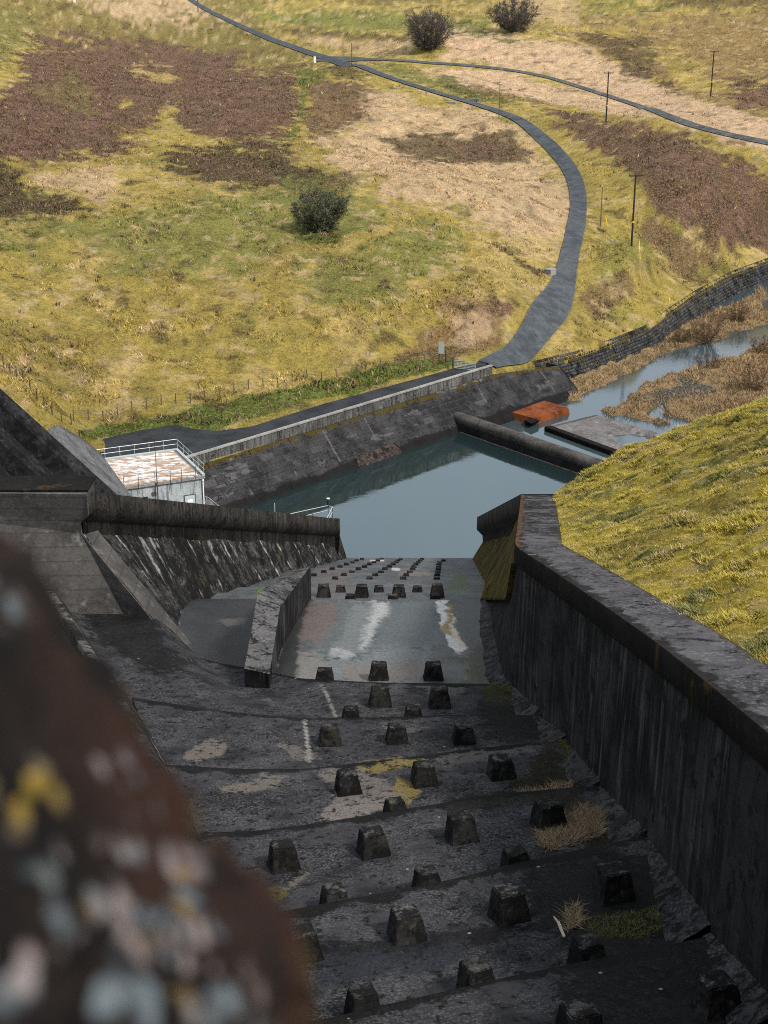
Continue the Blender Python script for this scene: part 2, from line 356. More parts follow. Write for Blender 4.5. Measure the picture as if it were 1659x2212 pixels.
wedge = C4([(1140, 665), (1200, 640), (1215, 690), (1300, 715), (1270, 728), (1160, 700)])
roadL = [(1040, 783), (1100, 755), (1140, 715), (1165, 680), (1180, 640), (1192, 600), (1207, 560), (1222, 510), (1232, 450), (1235, 410), (1215, 365), (1190, 325), (1150, 290), (1110, 262), (1060, 240), (1000, 221), (930, 204), (850, 179), (770, 149), (700, 129), (640, 111), (560, 79), (480, 43), (420, 10), (380, -15)]
roadR = [(1066, 792), (1135, 772), (1205, 733), (1243, 708), (1254, 680), (1236, 622), (1240, 590), (1252, 540), (1264, 500), (1271, 450), (1268, 410), (1250, 360), (1222, 318), (1180, 280), (1130, 253), (1074, 230), (1008, 210), (938, 193), (860, 168), (780, 140), (712, 121), (650, 103), (566, 71), (488, 37), (430, 5), (392, -20)]
roadL.insert(5, (1186, 622))
lane = [(690, 127), (715, 128), (742, 128), (780, 128), (830, 131), (930, 135), (1010, 142), (1100, 150), (1180, 165), (1260, 190), (1330, 212), (1400, 235), (1460, 258), (1530, 282), (1600, 300), (1680, 315), (1740, 325)]
RL, RR = drape(smoothline(roadL, 260)), drape(smoothline(roadR, 260))
def smooth1(a, w):
    k = np.hanning(w + 2)[1:-1]; k /= k.sum(); return np.stack([np.convolve(np.pad(a[:, i], w // 2, 'reflect', reflect_type='odd'), k, 'valid') for i in range(a.shape[1])], 1)
def ribbon(mid, half):
    tg = np.gradient(mid[:, :2], axis=0); tg /= np.linalg.norm(tg, axis=1)[:, None]; nm = np.stack([-tg[:, 1], tg[:, 0]], 1) * np.asarray(half).reshape(-1, 1)
    a, b = mid.copy(), mid.copy(); a[:, :2] += nm; b[:, :2] -= nm; return a, b
mid_ = drape((smoothline(roadL, 260) + smoothline(roadR, 260)) / 2); mid_[:40] = ((RL + RR) / 2)[:40]; wid_ = np.hypot(*(RL - RR)[:, :2].T) / 2; rs_ = resample(np.c_[mid_, wid_], 420); mid_, wid_ = smooth1(rs_[:, :3], 61), smooth1(rs_[:, 3:], 31)[:, 0]
_, py_ = proj(mid_); fa_ = sstep(640, 600, py_); wid_ = np.interp(-py_, [-790, -760, -735, -715, -695, -680, -660, -640, -620, -600, -560, 0], [1.3, 1.4, 1.55, 1.85, 2.2, 2.4, 2.25, 2.0, 1.8, 1.65, 1.5, 1.45]); wid_ = smooth1(wid_[:, None], 11)[:, 0]; ra_, rb_ = ribbon(mid_, wid_)
nb_ = np.arange(420) < 30; RL, RR = (rb_, ra_) if np.hypot(*(rb_[0] - RL[0])[:2]) < np.hypot(*(ra_[0] - RL[0])[:2]) else (ra_, rb_)
LN = smooth1(smoothline(drape(smoothline(lane, 160)), 200), 25)
roadmid = (RL + RR) / 2

# ------------------------------------------------------------------ ground colours (plant covers; the darker top corners also carry vignetting)
YG = (.35, .265, .06); YG2 = (.47, .345, .12); GR = (.15, .175, .04); TAN = (.56, .385, .25); HEA = (.098, .048, .045); BRN = (.034, .024, .016); BGR = (.062, .105, .012); TB = (.21, .125, .065); OL = (.135, .11, .034)
PATCH = [  # colour, strength, edge px, polygon (photograph outlines of each plant cover on the hill)
 (GR, .72, 60, [(-40, 470), (300, 450), (620, 400), (660, 450), (640, 520), (480, 590), (300, 600), (100, 540), (-40, 540)]),
 (GR, .75, 50, [(640, 560), (760, 540), (900, 470), (1010, 480), (1010, 560), (900, 600), (850, 660), (700, 680)]),
 (OL, .8, 60, [(-60, -40), (500, -40), (640, 110), (700, 160), (560, 200), (300, 120), (60, 110), (-60, 200)]),  # olive grass, darkened partly to stand in for vignetting
 (GR, .4, 40, [(-60, 20), (70, 30), (60, 110), (-60, 160)]),
 (TAN, .8, 26, [(290, -30), (400, -30), (440, 20), (520, 55), (480, 55), (400, 30)]),
 (TAN, .75, 40, [(150, 0), (300, -20), (420, 50), (330, 60), (230, 40)]),
 (HEA, .97, 37, [(60, 95), (130, 80), (210, 70), (300, 90), (400, 108), (500, 122), (560, 158), (640, 160), (656, 190), (645, 240), (640, 285), (560, 305), (480, 312), (400, 300), (378, 270), (350, 265), (300, 285), (240, 312), (150, 335), (60, 352), (-40, 345), (-40, 205), (20, 195), (40, 140)]),
 (OL, .5, 14, [(105, 120), (160, 150), (200, 190), (218, 250), (150, 232), (60, 195), (55, 175), (130, 192), (140, 160)]),
 (YG, .9, 10, [(255, 218), (285, 213), (295, 225), (270, 233), (252, 228)]),
 (YG2, .7, 16, [(285, 140), (330, 150), (385, 165), (395, 178), (340, 180), (290, 160)]),
 (YG, .95, 12, [(352, 232), (395, 225), (382, 262), (392, 285), (440, 300), (500, 308), (480, 325), (370, 318), (340, 290), (348, 258)]),
 (HEA, .85, 30, [(660, 172), (700, 165), (790, 175), (832, 192), (812, 240), (780, 280), (700, 302), (655, 290), (662, 210)]),
 (BGR, .75, 10, [(640, 152), (712, 150), (700, 172), (668, 184), (656, 250), (640, 290), (606, 300), (645, 255), (650, 190)]),
 (TAN, .8, 50, [(700, 300), (760, 270), (830, 195), (900, 205), (990, 228), (1080, 252), (1150, 300), (1195, 350), (1232, 420), (1222, 500), (1195, 560), (1120, 550), (1010, 460), (850, 440), (830, 380), (740, 370), (690, 340)]),
 (YG2, .7, 40, [(980, 540), (1200, 500), (1190, 600), (1160, 660), (1090, 640), (1010, 600)]),
 (BRN, .95, 28, [(380, 330), (470, 315), (560, 325), (625, 320), (640, 365), (700, 370), (665, 400), (560, 398), (470, 388), (385, 360)]),
 (HEA, .5, 34, [(400, 340), (560, 340), (580, 380), (480, 385)]),
 (BRN, .95, 33, [(-40, 360), (50, 368), (60, 400), (150, 420), (198, 440), (195, 468), (110, 478), (40, 465), (-40, 455)]),
 (TAN, .7, 24, [(70, 385), (180, 365), (245, 370), (260, 420), (215, 455), (160, 415), (80, 412)]),
 (BRN, .8, 22, [(620, 395), (700, 380), (770, 395), (720, 420), (640, 415)]),
 (BRN, .85, 25, [(830, 300), (920, 280), (1020, 290), (1110, 300), (1150, 335), (1080, 362), (950, 352), (870, 335)]),
 (HEA, .6, 27, [(940, 300), (1060, 300), (1090, 340), (1000, 350)]),
 (TB, .85, 14, [(900, 745), (912, 720), (960, 690), (930, 655), (960, 645), (1040, 640), (1105, 655), (1112, 690), (1070, 735), (1000, 755), (960, 772), (830, 792), (850, 772)]),
 (TAN, .6, 12, [(960, 690), (1040, 665), (1090, 690), (1050, 725), (980, 740)]),
 (HEA, .6, 17, [(1000, 660), (1105, 650), (1110, 690), (1070, 690)]),
 (BRN, .6, 8, [(840, 775), (960, 750), (1000, 755), (960, 775), (840, 795)]),
 (HEA, .95, 34, [(1150, 228), (1200, 225), (1300, 252), (1420, 272), (1560, 330), (1700, 385), (1700, 560), (1600, 540), (1560, 565), (1520, 505), (1435, 480), (1385, 420), (1350, 372), (1262, 330), (1232, 292)]),
 (HEA, .75, 27, [(1362, 465), (1430, 480), (1560, 560), (1500, 605), (1420, 562), (1372, 520)]),
 (HEA, .65, 23, [(1270, 600), (1330, 590), (1370, 600), (1350, 650), (1300, 660), (1272, 690), (1262, 640)]),
 (YG, .9, 16, [(1240, 340), (1300, 320), (1350, 372), (1385, 425), (1372, 520), (1400, 570), (1330, 590), (1262, 620), (1245, 590), (1262, 520), (1278, 450), (1275, 410)]),
 (GR, .5, 20, [(1280, 500), (1400, 520), (1420, 580), (1300, 600)]),
 (TAN, 1., 16, [(960, 60), (1010, 52), (1120, 75), (1260, 92), (1310, 125), (1420, 180), (1520, 215), (1700, 262), (1700, 345), (1480, 272), (1300, 212), (1150, 160), (1050, 140), (925, 132), (965, 100)]),
 (TAN, .95, 14, [(905, 142), (1000, 142), (1150, 165), (1260, 192), (1400, 238), (1440, 262), (1300, 245), (1180, 222), (1060, 206), (975, 178), (905, 152)]),
 (BRN, .7, 14, [(960, 165), (1010, 185), (1080, 198), (1150, 215), (1180, 222), (1040, 218), (950, 180)]),
 (BGR, .65, 14, [(800, 140), (860, 135), (960, 168), (1020, 198), (1100, 222), (1010, 205), (900, 182), (800, 155)]),
 (BRN, .8, 14, [(706, 140), (760, 145), (800, 160), (790, 180), (720, 168)]),
 (TB, .8, 24, [(1120, 60), (1280, 66), (1430, 130), (1480, 190), (1700, 225), (1700, 262), (1520, 215), (1420, 180), (1310, 125), (1250, 92)]),
 (TB, .75, 50, [(1250, 60), (1400, 25), (1700, 20), (1700, 190), (1560, 170), (1450, 120)]),  # brown-tan cover, deepened partly for the corner vignette
 (BRN, .7, 28, [(1240, 60), (1400, 90), (1420, 150), (1330, 125), (1280, 95)]),
 (BRN, .8, 16, [(1400, 160), (1440, 175), (1460, 192), (1420, 188), (1340, 150), (1350, 140)]),
 (HEA, .9, 34, [(1590, 190), (1700, 165), (1700, 240), (1600, 225)]),
 (BRN, .7, 19, [(1240, -30), (1700, -30), (1700, 20), (1520, 22), (1400, 5)]),  # brown top strip, its dark tone also carries some vignetting
 (BGR, .45, 16, [(1230, -10), (1450, 8), (1430, 22), (1300, 30), (1230, 25)]),
 (GR, .9, 18, [(540, 22), (640, 28), (750, 18), (880, 32), (885, 68), (760, 68), (640, 55)]),
 (BRN, .75, 8, [(600, 60), (760, 74), (900, 78), (880, 90), (720, 84), (610, 76)]),
 (TAN, .6, 14, [(600, 68), (720, 84), (880, 92), (900, 120), (780, 118), (680, 95)]),
 (BRN, .6, 16, [(560, -30), (1100, -30), (1040, 10), (900, 14), (700, 2)]),
 (TAN, .5, 20, [(1060, -30), (1240, -30), (1250, 60), (1160, 40), (1080, 10)]),
 (BGR, .8, 14, [(1000, 40), (1060, 45), (1060, 75), (1150, 90), (1100, 95), (960, 60)]),
 (BGR, .9, 16, [(630, 478), (680, 500), (770, 480), (760, 515), (700, 535), (640, 510)]),
 (GR, .7, 40, [(600, 420), (700, 400), (820, 440), (780, 500), (620, 490)]),
 (BGR, .95, 5, [(190, 935), (220, 913), (370, 880), (520, 848), (655, 823), (820, 798), (962, 776), (1005, 788), (880, 820), (760, 852), (640, 885), (560, 916), (470, 930), (375, 917), (330, 925), (225, 947), (200, 950)]),
 (YG, .7, 6, [(520, 905), (640, 865), (760, 840), (760, 852), (640, 888), (560, 916), (470, 928)]),
 (GR, .6, 10, [(1060, 760), (1130, 745), (1180, 690), (1160, 680), (1110, 720), (1040, 770)]),
 (BRN, .85, 4, [(1072, 532), (1090, 534), (1130, 560), (1180, 582), (1178, 590), (1130, 568), (1090, 545)]),
 (YG, .8, 10, [(1060, 795), (1200, 742), (1262, 690), (1330, 700), (1300, 735), (1160, 778), (1100, 800)]),
]
def ground_colour(x, y, z):
    px, py = proj(np.stack([x, y, z], -1))
    dep = np.maximum(y, 50)
    wob = FPX / dep                                   # px per metre
    wx = (fbm(x * .11, y * .11, 5, 3, .6) - .5) * 9 * wob; wy = (fbm(x * .11, y * .11, 5, 9, .6) - .5) * 9 * wob * .3
    n = fbm(x * .5, y * .5, 4, 21, .62); n2 = fbm(x * .045, y * .045, 4, 41)
    c = np.empty(x.shape + (3,)); c[:] = YG
    m = sstep(.46, .7, n2)[..., None] * .35; c = c * (1 - m) + np.array(OL) * m
    m = sstep(.5, .7, fbm(x * .2, y * .13, 5, 61, .6))[..., None] * .85; c = c * (1 - m) + np.array(YG2) * m
    m = sstep(.56, .74, fbm(x * .17, y * .17, 5, 77, .6))[..., None] * .45; c = c * (1 - m) + np.array(GR) * m
    jag = (n - .5) + (fbm(x * .09, y * .09, 4, 25, .6) - .5) * .9
    for colr, st, ed, poly in PATCH:
        d = sdpoly(px + wx * .55, py + wy, poly) + jag * ed * 2.2
        m = (sstep(-ed * .35, ed * .35, d) * st)[..., None]; c = c * (1 - m) + np.array(colr) * m
    # dead bracken and small dark heather clumps all over
    k = fbm(x * .33, y * .33, 3, 91); m = sstep(.7, .78, k)[..., None] * .65; c = c * (1 - m) + np.array(BRN) * 1.3 * m
    k3 = sstep(.60, .70, fbm(x * .55, y * .42, 4, 131, .6))[..., None] * .6; lum = c.mean(-1, keepdims=True); c = c * (1 - k3) + np.where(lum > .1, np.array((.54, .39, .22)), c * 1.7 + .015) * k3
    k4 = sstep(.62, .70, fbm(x * .4, y * .33, 4, 151, .6))[..., None] * .6; c = c * (1 - k4) + c * np.array((.55, .55, .55)) * k4
    k2 = sstep(.5, .62, fbm(x * .28, y * .2, 5, 95, .65))[..., None] * .3; c = c * (1 - k2) + c * np.array((.55, .6, .6)) * k2
    c = c * (.62 + .76 * fbm(x * .9, y * .9, 3, 5))[..., None]
    return c
DECKP = [(222, 948), (300, 930), (375, 917), (420, 926), (470, 931), (545, 921), (600, 903), (700, 872), (800, 845), (900, 818), (975, 797), (1046, 780), (1062, 795), (900, 850), (640, 925), (440, 985), (240, 990)]
def H(x, y, rough=True):
    """full terrain height: hillside, then the river bank and its floor"""
    z = H0(x, y); d, side = dpolyline(x, y, bank_line); out = side < 0
    droad = np.minimum(dpolyline(x, y, roadmid[::4, :2])[0], dpolyline(x, y, LN[::4, :2])[0])
    z = z - .12 * (1 - sstep(1.6, 3.6, droad))
    dpx, dpy = proj(np.stack([x, y, np.full(x.shape, 5.)], -1)); dk = sdpoly(dpx, dpy, DECKP); z = np.where((dk > -4) & ~out, np.minimum(z, 4.86), z)
    hb = np.hypot(x + 23.6, y - 130.6); z = np.where(hb < 10, np.minimum(z, 3.2 + 2.6 * sstep(7.2, 10, hb)), z)
    if rough:
        w = sstep(2, 40, -dk) * sstep(9, 14, hb) * sstep(3.6, 7.5, droad) * sstep(1., 10., d)
        z = z + w * ((fbm(x * .12, y * .12, 3, 11) - .5) * 2.0 + (fbm(x * .55, y * .55, 3, 15, .6) - .5) * .9)
    px, py = proj(np.stack([x, y, np.full(x.shape, -1.2)], -1))
    px = px + (fbm(x * .3, y * .3, 4, 31) - .5) * 44; py = py + (fbm(x * .3, y * .3, 4, 33) - .5) * 24
    ld = np.maximum(sdpoly(px, py, land[0]), sdpoly(px, py, land[1])); ld = np.minimum(ld, -sdpoly(px, py, wedge))
    fl = -2.0 + 1.75 * sstep(-9, 9, ld) + sstep(0, 20, ld) * (fbm(x * .6, y * .6, 4, 35) - .42) * 1.2
    rz_ = (x > WB[0] + 6) & (y < 275); z = np.where(rz_ & ~out & (d < 12), np.minimum(z, 2.65 + .5 * d + 14 * sstep(4, 11, d)), np.where(rz_ & out, np.minimum(z, 2.65), z))
    b = sstep(0, np.where(x > WB[0] + 6, .9, 3.4), d); zz = np.where(out, np.minimum(z, 5) * (1 - b) + fl * b, z)
    return np.where(out & (x < WB[0] + 4), np.minimum(zz, np.where(d > .8, -3., zz)), zz), out, ld
# fan grid: finer close by
NU, NV = 620, 620
u = np.linspace(-.46, .50, NU); s = np.linspace(0, 1, NV); yy = 118 + 420 * s ** 1.55 + 420 * np.clip(s - .86, 0, 1) / .14 * (s > .86)
Yg, Ug = np.meshgrid(yy, u, indexing='ij'); Xg = Ug * Yg
Zg, outg, ldg = H(Xg, Yg)
Cg = ground_colour(Xg, Yg, Zg)
tanv = np.array((.30, .20, .11)); mud = np.array((.05, .045, .04))
rc_ = sstep(-4, 10, ldg)[..., None]; fn = fbm(Xg * .35, Yg * .35, 5, 51, .6)[..., None]
flc = mud * (1 - rc_) + (tanv * (1 - sstep(.5, .64, fn) * .75) + np.array((.06, .045, .03)) * sstep(.5, .64, fn) * .75) * rc_
rp = C4([(1080, 575), (1180, 550), (1290, 515), (1440, 515), (1430, 580), (1330, 580), (1200, 600), (1100, 590)])
pxg, pyg = proj(np.stack([Xg, Yg, Zg], -1)); rm = sstep(-10, 8, sdpoly(pxg, pyg, rp) + (fn[..., 0] - .5) * 60)[..., None]
flc = flc * (1 - rm) + np.array((.055, .058, .066)) * rm
dbl = dpolyline(Xg, Yg, bank_line)[0]; Cg = np.where((outg & (dbl > 1.3))[..., None], flc, Cg)
terr = npmesh('hillside', np.stack([Xg, Yg, Zg], -1), gridF(NV, NU), M['ground'], Cg, smooth=True); tag(terr, kind='structure')

# ------------------------------------------------------------------ grass tufts over a surface
def blades(name, P, C, h, nb, w, lean, mat, kind='stuff', label=None, cat=None, parent=None, seed=1):
    r = np.random.default_rng(seed); N = len(P); P = np.repeat(P, nb, 0); C = np.repeat(C, nb, 0); hh = np.repeat(h, nb) * r.uniform(.55, 1.15, N * nb)
    a = r.uniform(0, 2 * math.pi, N * nb); b = r.uniform(0, 2 * math.pi, N * nb); off = r.normal(0, 1, (N * nb, 2)) * (hh * .35)[:, None]
    base = P.copy(); base[:, :2] += off; base[:, 2] -= .04
    dx = np.stack([np.cos(a), np.sin(a), np.zeros_like(a)], 1) * (w * hh / hh.mean())[:, None] * .5
    L = hh * lean * r.uniform(.3, 1.3, N * nb); tip = base + np.stack([np.cos(b) * L, np.sin(b) * L, hh], 1)
    V = np.stack([base - dx, base + dx, tip], 1).reshape(-1, 3); F = np.arange(len(V)).reshape(-1, 3)
    C = C * r.uniform(.75, 1.25, (len(C), 1)); CC = np.repeat(C, 3, 0)
    o = npmesh(name, V, F, mat, CC, parent)
    return tag(o, label, cat, kind=kind)
def scatter_view(n, y0, y1, seed, pw=1.6):
    r = np.random.default_rng(seed); y = y0 + (y1 - y0) * r.random(n) ** pw; x = r.uniform(-.36, .36, n) * y; return x, y
x, y = scatter_view(110000, 128, 520, 3, 1.5); z, o_, l_ = H(x, y)
dr = np.minimum(dpolyline(x, y, roadmid[::4, :2])[0], dpolyline(x, y, LN[::4, :2])[0])
px, py = proj(np.stack([x, y, z], -1))
paved = sdpoly(px, py, [(215, 948), (370, 912), (470, 925), (545, 915), (700, 864), (900, 810), (975, 790), (1070, 775), (1070, 800), (440, 985), (235, 985)])
keep = (~o_) & (dr > 2.4) & (paved < -3) & (py > -60) & ~((py > 690) & (py < 800) & (px > 1035) & (px < 1260) & (sdpoly(px, py, roadL[:7] + roadR[:7][::-1]) > -4))
x, y, z = x[keep], y[keep], z[keep]; c = ground_colour(x, y, z)
lawn = sdpoly(*proj(np.stack([x, y, z], -1)), PATCH[-6][3]) > -2
hl = c.mean(-1) < .085; hh = np.where(lawn, .08, .14 * hl + .16 + .34 * sstep(.4, .7, fbm(x * .25, y * .25, 3, 71)))
pk = hl & (RNG.random(len(x)) < .3); c = np.where(pk[:, None], np.array((.20, .11, .095)), c); c = c * np.array((1.05, 1.0, .95)) * RNG.uniform(.75, 1.45, (len(x), 1)); rr_ = RNG.random(len(x)); lm = c.mean(-1)
c = np.where(((rr_ < .10) & (~lawn) & (lm > .09))[:, None], np.array((.46, .35, .2)), c); c = np.where(((rr_ > .9) & (~lawn))[:, None], c * .4, c)
blades('moor_grass', np.stack([x, y, z], 1), c, hh, 4, .085, .9, M['blades'], label='yellow, tan and heather brown tufts covering the hillside', cat='grass', seed=5)
x, y = scatter_view(9000, 150, 480, 9, 1.4); z, o_, l_ = H(x, y); dr = np.minimum(dpolyline(x, y, roadmid[::4, :2])[0], dpolyline(x, y, LN[::4, :2])[0])
cc = ground_colour(x, y, z); px, py = proj(np.stack([x, y, z], -1))
lum = cc.mean(-1); prob = np.where(lum < .075, .9, .1) * (RNG.random(len(x)))
k = (~o_) & (dr > 3) & (prob > .085) & (py < 745) & (py > -30)
dk = np.where((lum[k] < .075)[:, None], cc[k] * .85, np.array((.06, .045, .025)))
blades('moor_rushes', np.stack([x, y, z], 1)[k], dk, RNG.uniform(.3, .75, k.sum()), 8, .10, .8, M['blades'], label='dark rush and heather clumps dotted over the hillside', cat='rushes', seed=6)
# river flat vegetation
x = RNG.uniform(14, 90, 60000); y = RNG.uniform(150, 290, 60000); z, o_, l_ = H(x, y); k = o_ & (l_ > 2) & (dpolyline(x, y, bank_line)[0] > 2.3) & (z > -.58) & (np.abs(x / y) < .36)
x, y, z = x[k], y[k], z[k]; tc = np.array((.31, .205, .11)) * (.55 + .9 * fbm(x * .4, y * .4, 3, 5))[:, None]
pxq, pyq = proj(np.stack([x, y, z], -1)); kk = sdpoly(pxq, pyq, rp) < RNG.uniform(-10, 12, len(x))
blades('river_sedge', np.stack([x, y, z], 1)[kk], tc[kk], RNG.uniform(.25, .7, kk.sum()), 5, .075, .9, M['blades'], label='tan dead sedge on the river flats', cat='sedge', seed=8)

# ------------------------------------------------------------------ water
# river starts behind the weir
W0 = np.array(Pz(1000, 889, 1.9)); W1 = np.array(Pz(1305, 991, 1.9)); wu = (W1 - W0)[:2]; wl = np.linalg.norm(wu); wu /= wl; wn = np.array((-wu[1], wu[0]))
if wn[1] < 0: wn = -wn
pw0 = W0[:2] - wu * 40; pw1 = W1[:2] + wu * 45
pe = np.array([(-45, 112), (55, 112)], float); pf = np.array([pw0 - wn * .6, pw1 - wn * .6]); tq = np.linspace(0, 1, 30)
G = ((pe[0] * (1 - tq)[:, None] + pe[1] * tq[:, None])[:, None] * (1 - tq)[None, :, None] + (pf[0] * (1 - tq)[:, None] + pf[1] * tq[:, None])[:, None] * tq[None, :, None]); G = np.concatenate([G, np.zeros(G.shape[:2] + (1,))], -1)
tag(npmesh('pond_water', G, gridF(30, 30), M['water']), kind='structure')
q = [pw0 + wn * .4 + wu * 34, pw1 + wn * .4, (160, 170), (170, 330), (60, 330)]
tag(MB().poly([(a[0], a[1], WATER2) for a in q]).build('river_water', M['river']), kind='structure')

# ------------------------------------------------------------------ roads
def strip(name, A, B, mat, n=7, lift=.10, camber=.04, col=None):
    t = np.linspace(0, 1, n)[None, :, None]; G = A[:, None] * (1 - t) + B[:, None] * t
    z = H0(G[..., 0], G[..., 1]); G[..., 2] = z + lift + camber * (1 - (2 * t[..., 0] - 1) ** 2)
    cl = None
    if col: cl = col(G)
    o = npmesh(name, G, gridF(len(A), n), mat, cl, smooth=True); return tag(o, kind='structure')
def roadcol(G):
    x, y = G[..., 0], G[..., 1]; px, py = proj(G)
    c = np.zeros(G.shape[:2] + (4,)); t = np.linspace(0, 1, G.shape[1])[None]
    edge = np.maximum(sstep(.14, .0, t), sstep(.86, 1., t)) * sstep(.35, .6, fbm(x * .8, y * .8, 3, 3))
    c[..., :3] = (.13, .12, .10); c[..., 3] = edge * .8
    wt_ = np.maximum(sstep(.1, .02, np.abs(t - .3)), sstep(.1, .02, np.abs(t - .7)))
    m = np.maximum(sstep(.4, .6, fbm(x * .3, y * .08, 4, 7)) * .5, wt_ * .55)
    m = m * .7; c[..., :3] = np.where((m > c[..., 3])[..., None], (.07, .077, .085), c[..., :3]); c[..., 3] = np.maximum(c[..., 3], m)
    wet = sstep(-6, 6, sdpoly(px, py, [(1205, 535), (1262, 535), (1240, 592), (1185, 592)]))
    c[..., :3] = np.where((wet > .5)[..., None], (.10, .107, .115), c[..., :3]); c[..., 3] = np.maximum(c[..., 3], wet * .7)
    return c
strip('moor_road', RL, RR, M['tarmac'], 13, col=roadcol)
LA, LB = ribbon(LN, 1.05 + 1.6 * sstep(26, 8, np.arange(200)))
strip('moor_lane', LA, LB, M['lane'], 5, lift=.06, camber=0., col=roadcol)
DZ = 4.98
far_ = [(222, 948), (300, 930), (375, 917), (420, 926), (470, 931), (545, 921), (600, 903), (700, 872), (800, 845), (900, 818), (975, 797), (1046, 780)]
F_ = np.array([Pz(*p, DZ) for p in resample(far_, 60)])
back = [WA - WU * 16 + (WB - WA + WU * 16.5) * tt for tt in np.linspace(0, 1, 60)]
B_ = np.array([(b[0] - WN[0] * .3, b[1] - WN[1] * .3, DZ) for b in back])
tq = np.linspace(0, 1, 8)[None, :, None]; G = F_[:, None] * (1 - tq) + B_[:, None] * tq
tag(npmesh('service_road', G, gridF(60, 8), M['darktarmac'], smooth=True), kind='structure')

# ------------------------------------------------------------------ basin wall (battered) with parapet
LWALL = np.linalg.norm(WB - WA)
bw = empty('basin_wall', (WA[0], WA[1], 0)); tag(bw, 'long dark sloping concrete wall with pale parapet along the far side of the pond', 'retaining wall')
def wp(sx, n, z): q = WA + WU * sx + WN * n; return (q[0], q[1], z)
endx = LWALL + 14.2
NS, NT_ = 420, 100; sg = np.linspace(-14, endx, NS); tg = np.linspace(0, 1, NT_)
Sg, Tg = np.meshgrid(sg, tg, indexing='ij')
topz = np.where(Sg < LWALL + .5, 4.25, 4.25 - (Sg - LWALL - .5) / 13.7 * 1.5); n0 = .35; run = 4.0
pl = np.floor((Sg + 3.3) / 6.6); prot = (np.modf(pl / 2)[0] != 0) * .0
Nn = n0 + Tg * (run + 2.2 * .5) + .04 * fbm(Sg, Tg * 4, 3, 5); Zz = topz - Tg * (topz + 1.6)
joint = np.abs(((Sg + 3.3) % 6.6) - 3.3) > 3.22; Nn -= joint * .06
V = np.stack([WA[0] + WU[0] * Sg + WN[0] * Nn - bw.location[0], WA[1] + WU[1] * Sg + WN[1] * Nn - bw.location[1], Zz], -1)
cb = np.zeros((NS, NT_, 4)); jn = np.abs(((Sg + 3.3) % 6.6) - 3.3)
strk = sstep(3.0, 3.26, jn) * sstep(.48, .6, fbm(Sg * 2, Tg * 3, 3, 8)); cb[..., :3] = (.2, .19, .18); cb[..., 3] = strk * .55
ms = sstep(.12, .0, Tg + (fbm(Sg * .6, Tg * 4, 4, 12) - .5) * .16) * .9; cb[ms > .3, :3] = (.075, .055, .012); cb[..., 3] = np.maximum(cb[..., 3], ms)
rs = sstep(.66, .8, Tg + (fbm(Sg * .3, Tg * 2, 4, 19) - .55) * .5) * sstep(.5, .6, fbm(Sg * .12, Tg, 3, 23)) * .5
cb[rs > .2, :3] = (.16, .085, .06); cb[..., 3] = np.maximum(cb[..., 3], rs)
pb = sstep(.62, .7, fbm(Sg * .25, Tg * 5, 4, 44, .6)) * .5; cb[pb > .25, :3] = (.15, .145, .15); cb[..., 3] = np.maximum(cb[..., 3], pb)
rw_ = np.floor(Tg * 9); cs_ = np.abs(Tg * 9 - rw_ - .5); bk = _h(np.floor(Sg / 1.9 + (rw_ % 2) * .5), rw_, 5); bj = np.abs((Sg / 1.9 + (rw_ % 2) * .5) % 1 - .5)
pa_ = sstep(.55, 1., bk) * .55 * sstep(.38, .6, fbm(Sg * .5, Tg * 6, 4, 81)); cb[pa_ > cb[..., 3], :3] = (.105, .103, .105); cb[..., 3] = np.maximum(cb[..., 3], pa_)
ln_ = np.maximum(sstep(.455, .49, cs_), sstep(.47, .49, bj)) * .85; cb[ln_ > .3, :3] = (.008, .008, .008); cb[..., 3] = np.maximum(cb[..., 3], ln_)
wb_ = sstep(.55, .68, Tg + (fbm(Sg * .5, Tg * 3, 4, 71) - .5) * .12) * .92; cb[wb_ > .25, :3] = (.010, .0095, .009); cb[..., 3] = np.maximum(cb[..., 3], wb_)
npmesh('battered_face', V, gridF(NS, NT_), M['basin'], cb, bw, smooth=False)
mb = MB()
for a in np.arange(-14, LWALL, 3.3):
    b = min(a + 3.3, LWALL + .5) - .025
    mb.hexa([wp(a, -.05, 4.0), wp(b, -.05, 4.0), wp(b, .28, 4.0), wp(a, .28, 4.0)], [wp(a, -.05, 5.3), wp(b, -.05, 5.3), wp(b, .25, 5.3), wp(a, .25, 5.3)])
part(mb, 'parapet', M['basinparapet'], bw)
part(MB().hexa([wp(-14, -.12, 5.302), wp(LWALL + .5, -.12, 5.302), wp(LWALL + .5, .33, 5.302), wp(-14, .33, 5.302)], [wp(-14, -.12, 5.44), wp(LWALL + .5, -.12, 5.44), wp(LWALL + .5, .33, 5.44), wp(-14, .33, 5.44)]), 'coping', M['palecoping'], bw)
part(MB().hexa([wp(endx, .3, 2.8), wp(endx, 5.5, -1.7), wp(endx - .01, -1.5, -1.7), wp(endx - .01, -1.5, 2.8)], [wp(endx + .5, .3, 2.7), wp(endx + .5, 5.3, -1.7), wp(endx + .5, -1.5, -1.7), wp(endx + .5, -1.5, 2.7)]), 'end_face', M['basinplain'], bw)
# low toe ledge at the waterline
mb = MB(); a0, a1 = 18.5, 25.5
mb.hexa([wp(a0, 3.2, -1), wp(a1, 3.2, -1), wp(a1, 5.0, -1), wp(a0, 5.0, -1)], [wp(a0, 2.9, 1.15), wp(a1, 2.9, 1.15), wp(a1, 3.5, .85), wp(a0, 3.5, .85)])
part(mb, 'toe_ledge', concrete('rust_tinted_concrete', (.034, .026, .023), (.068, .05, .044), fine=4.), bw, bevel=.05)

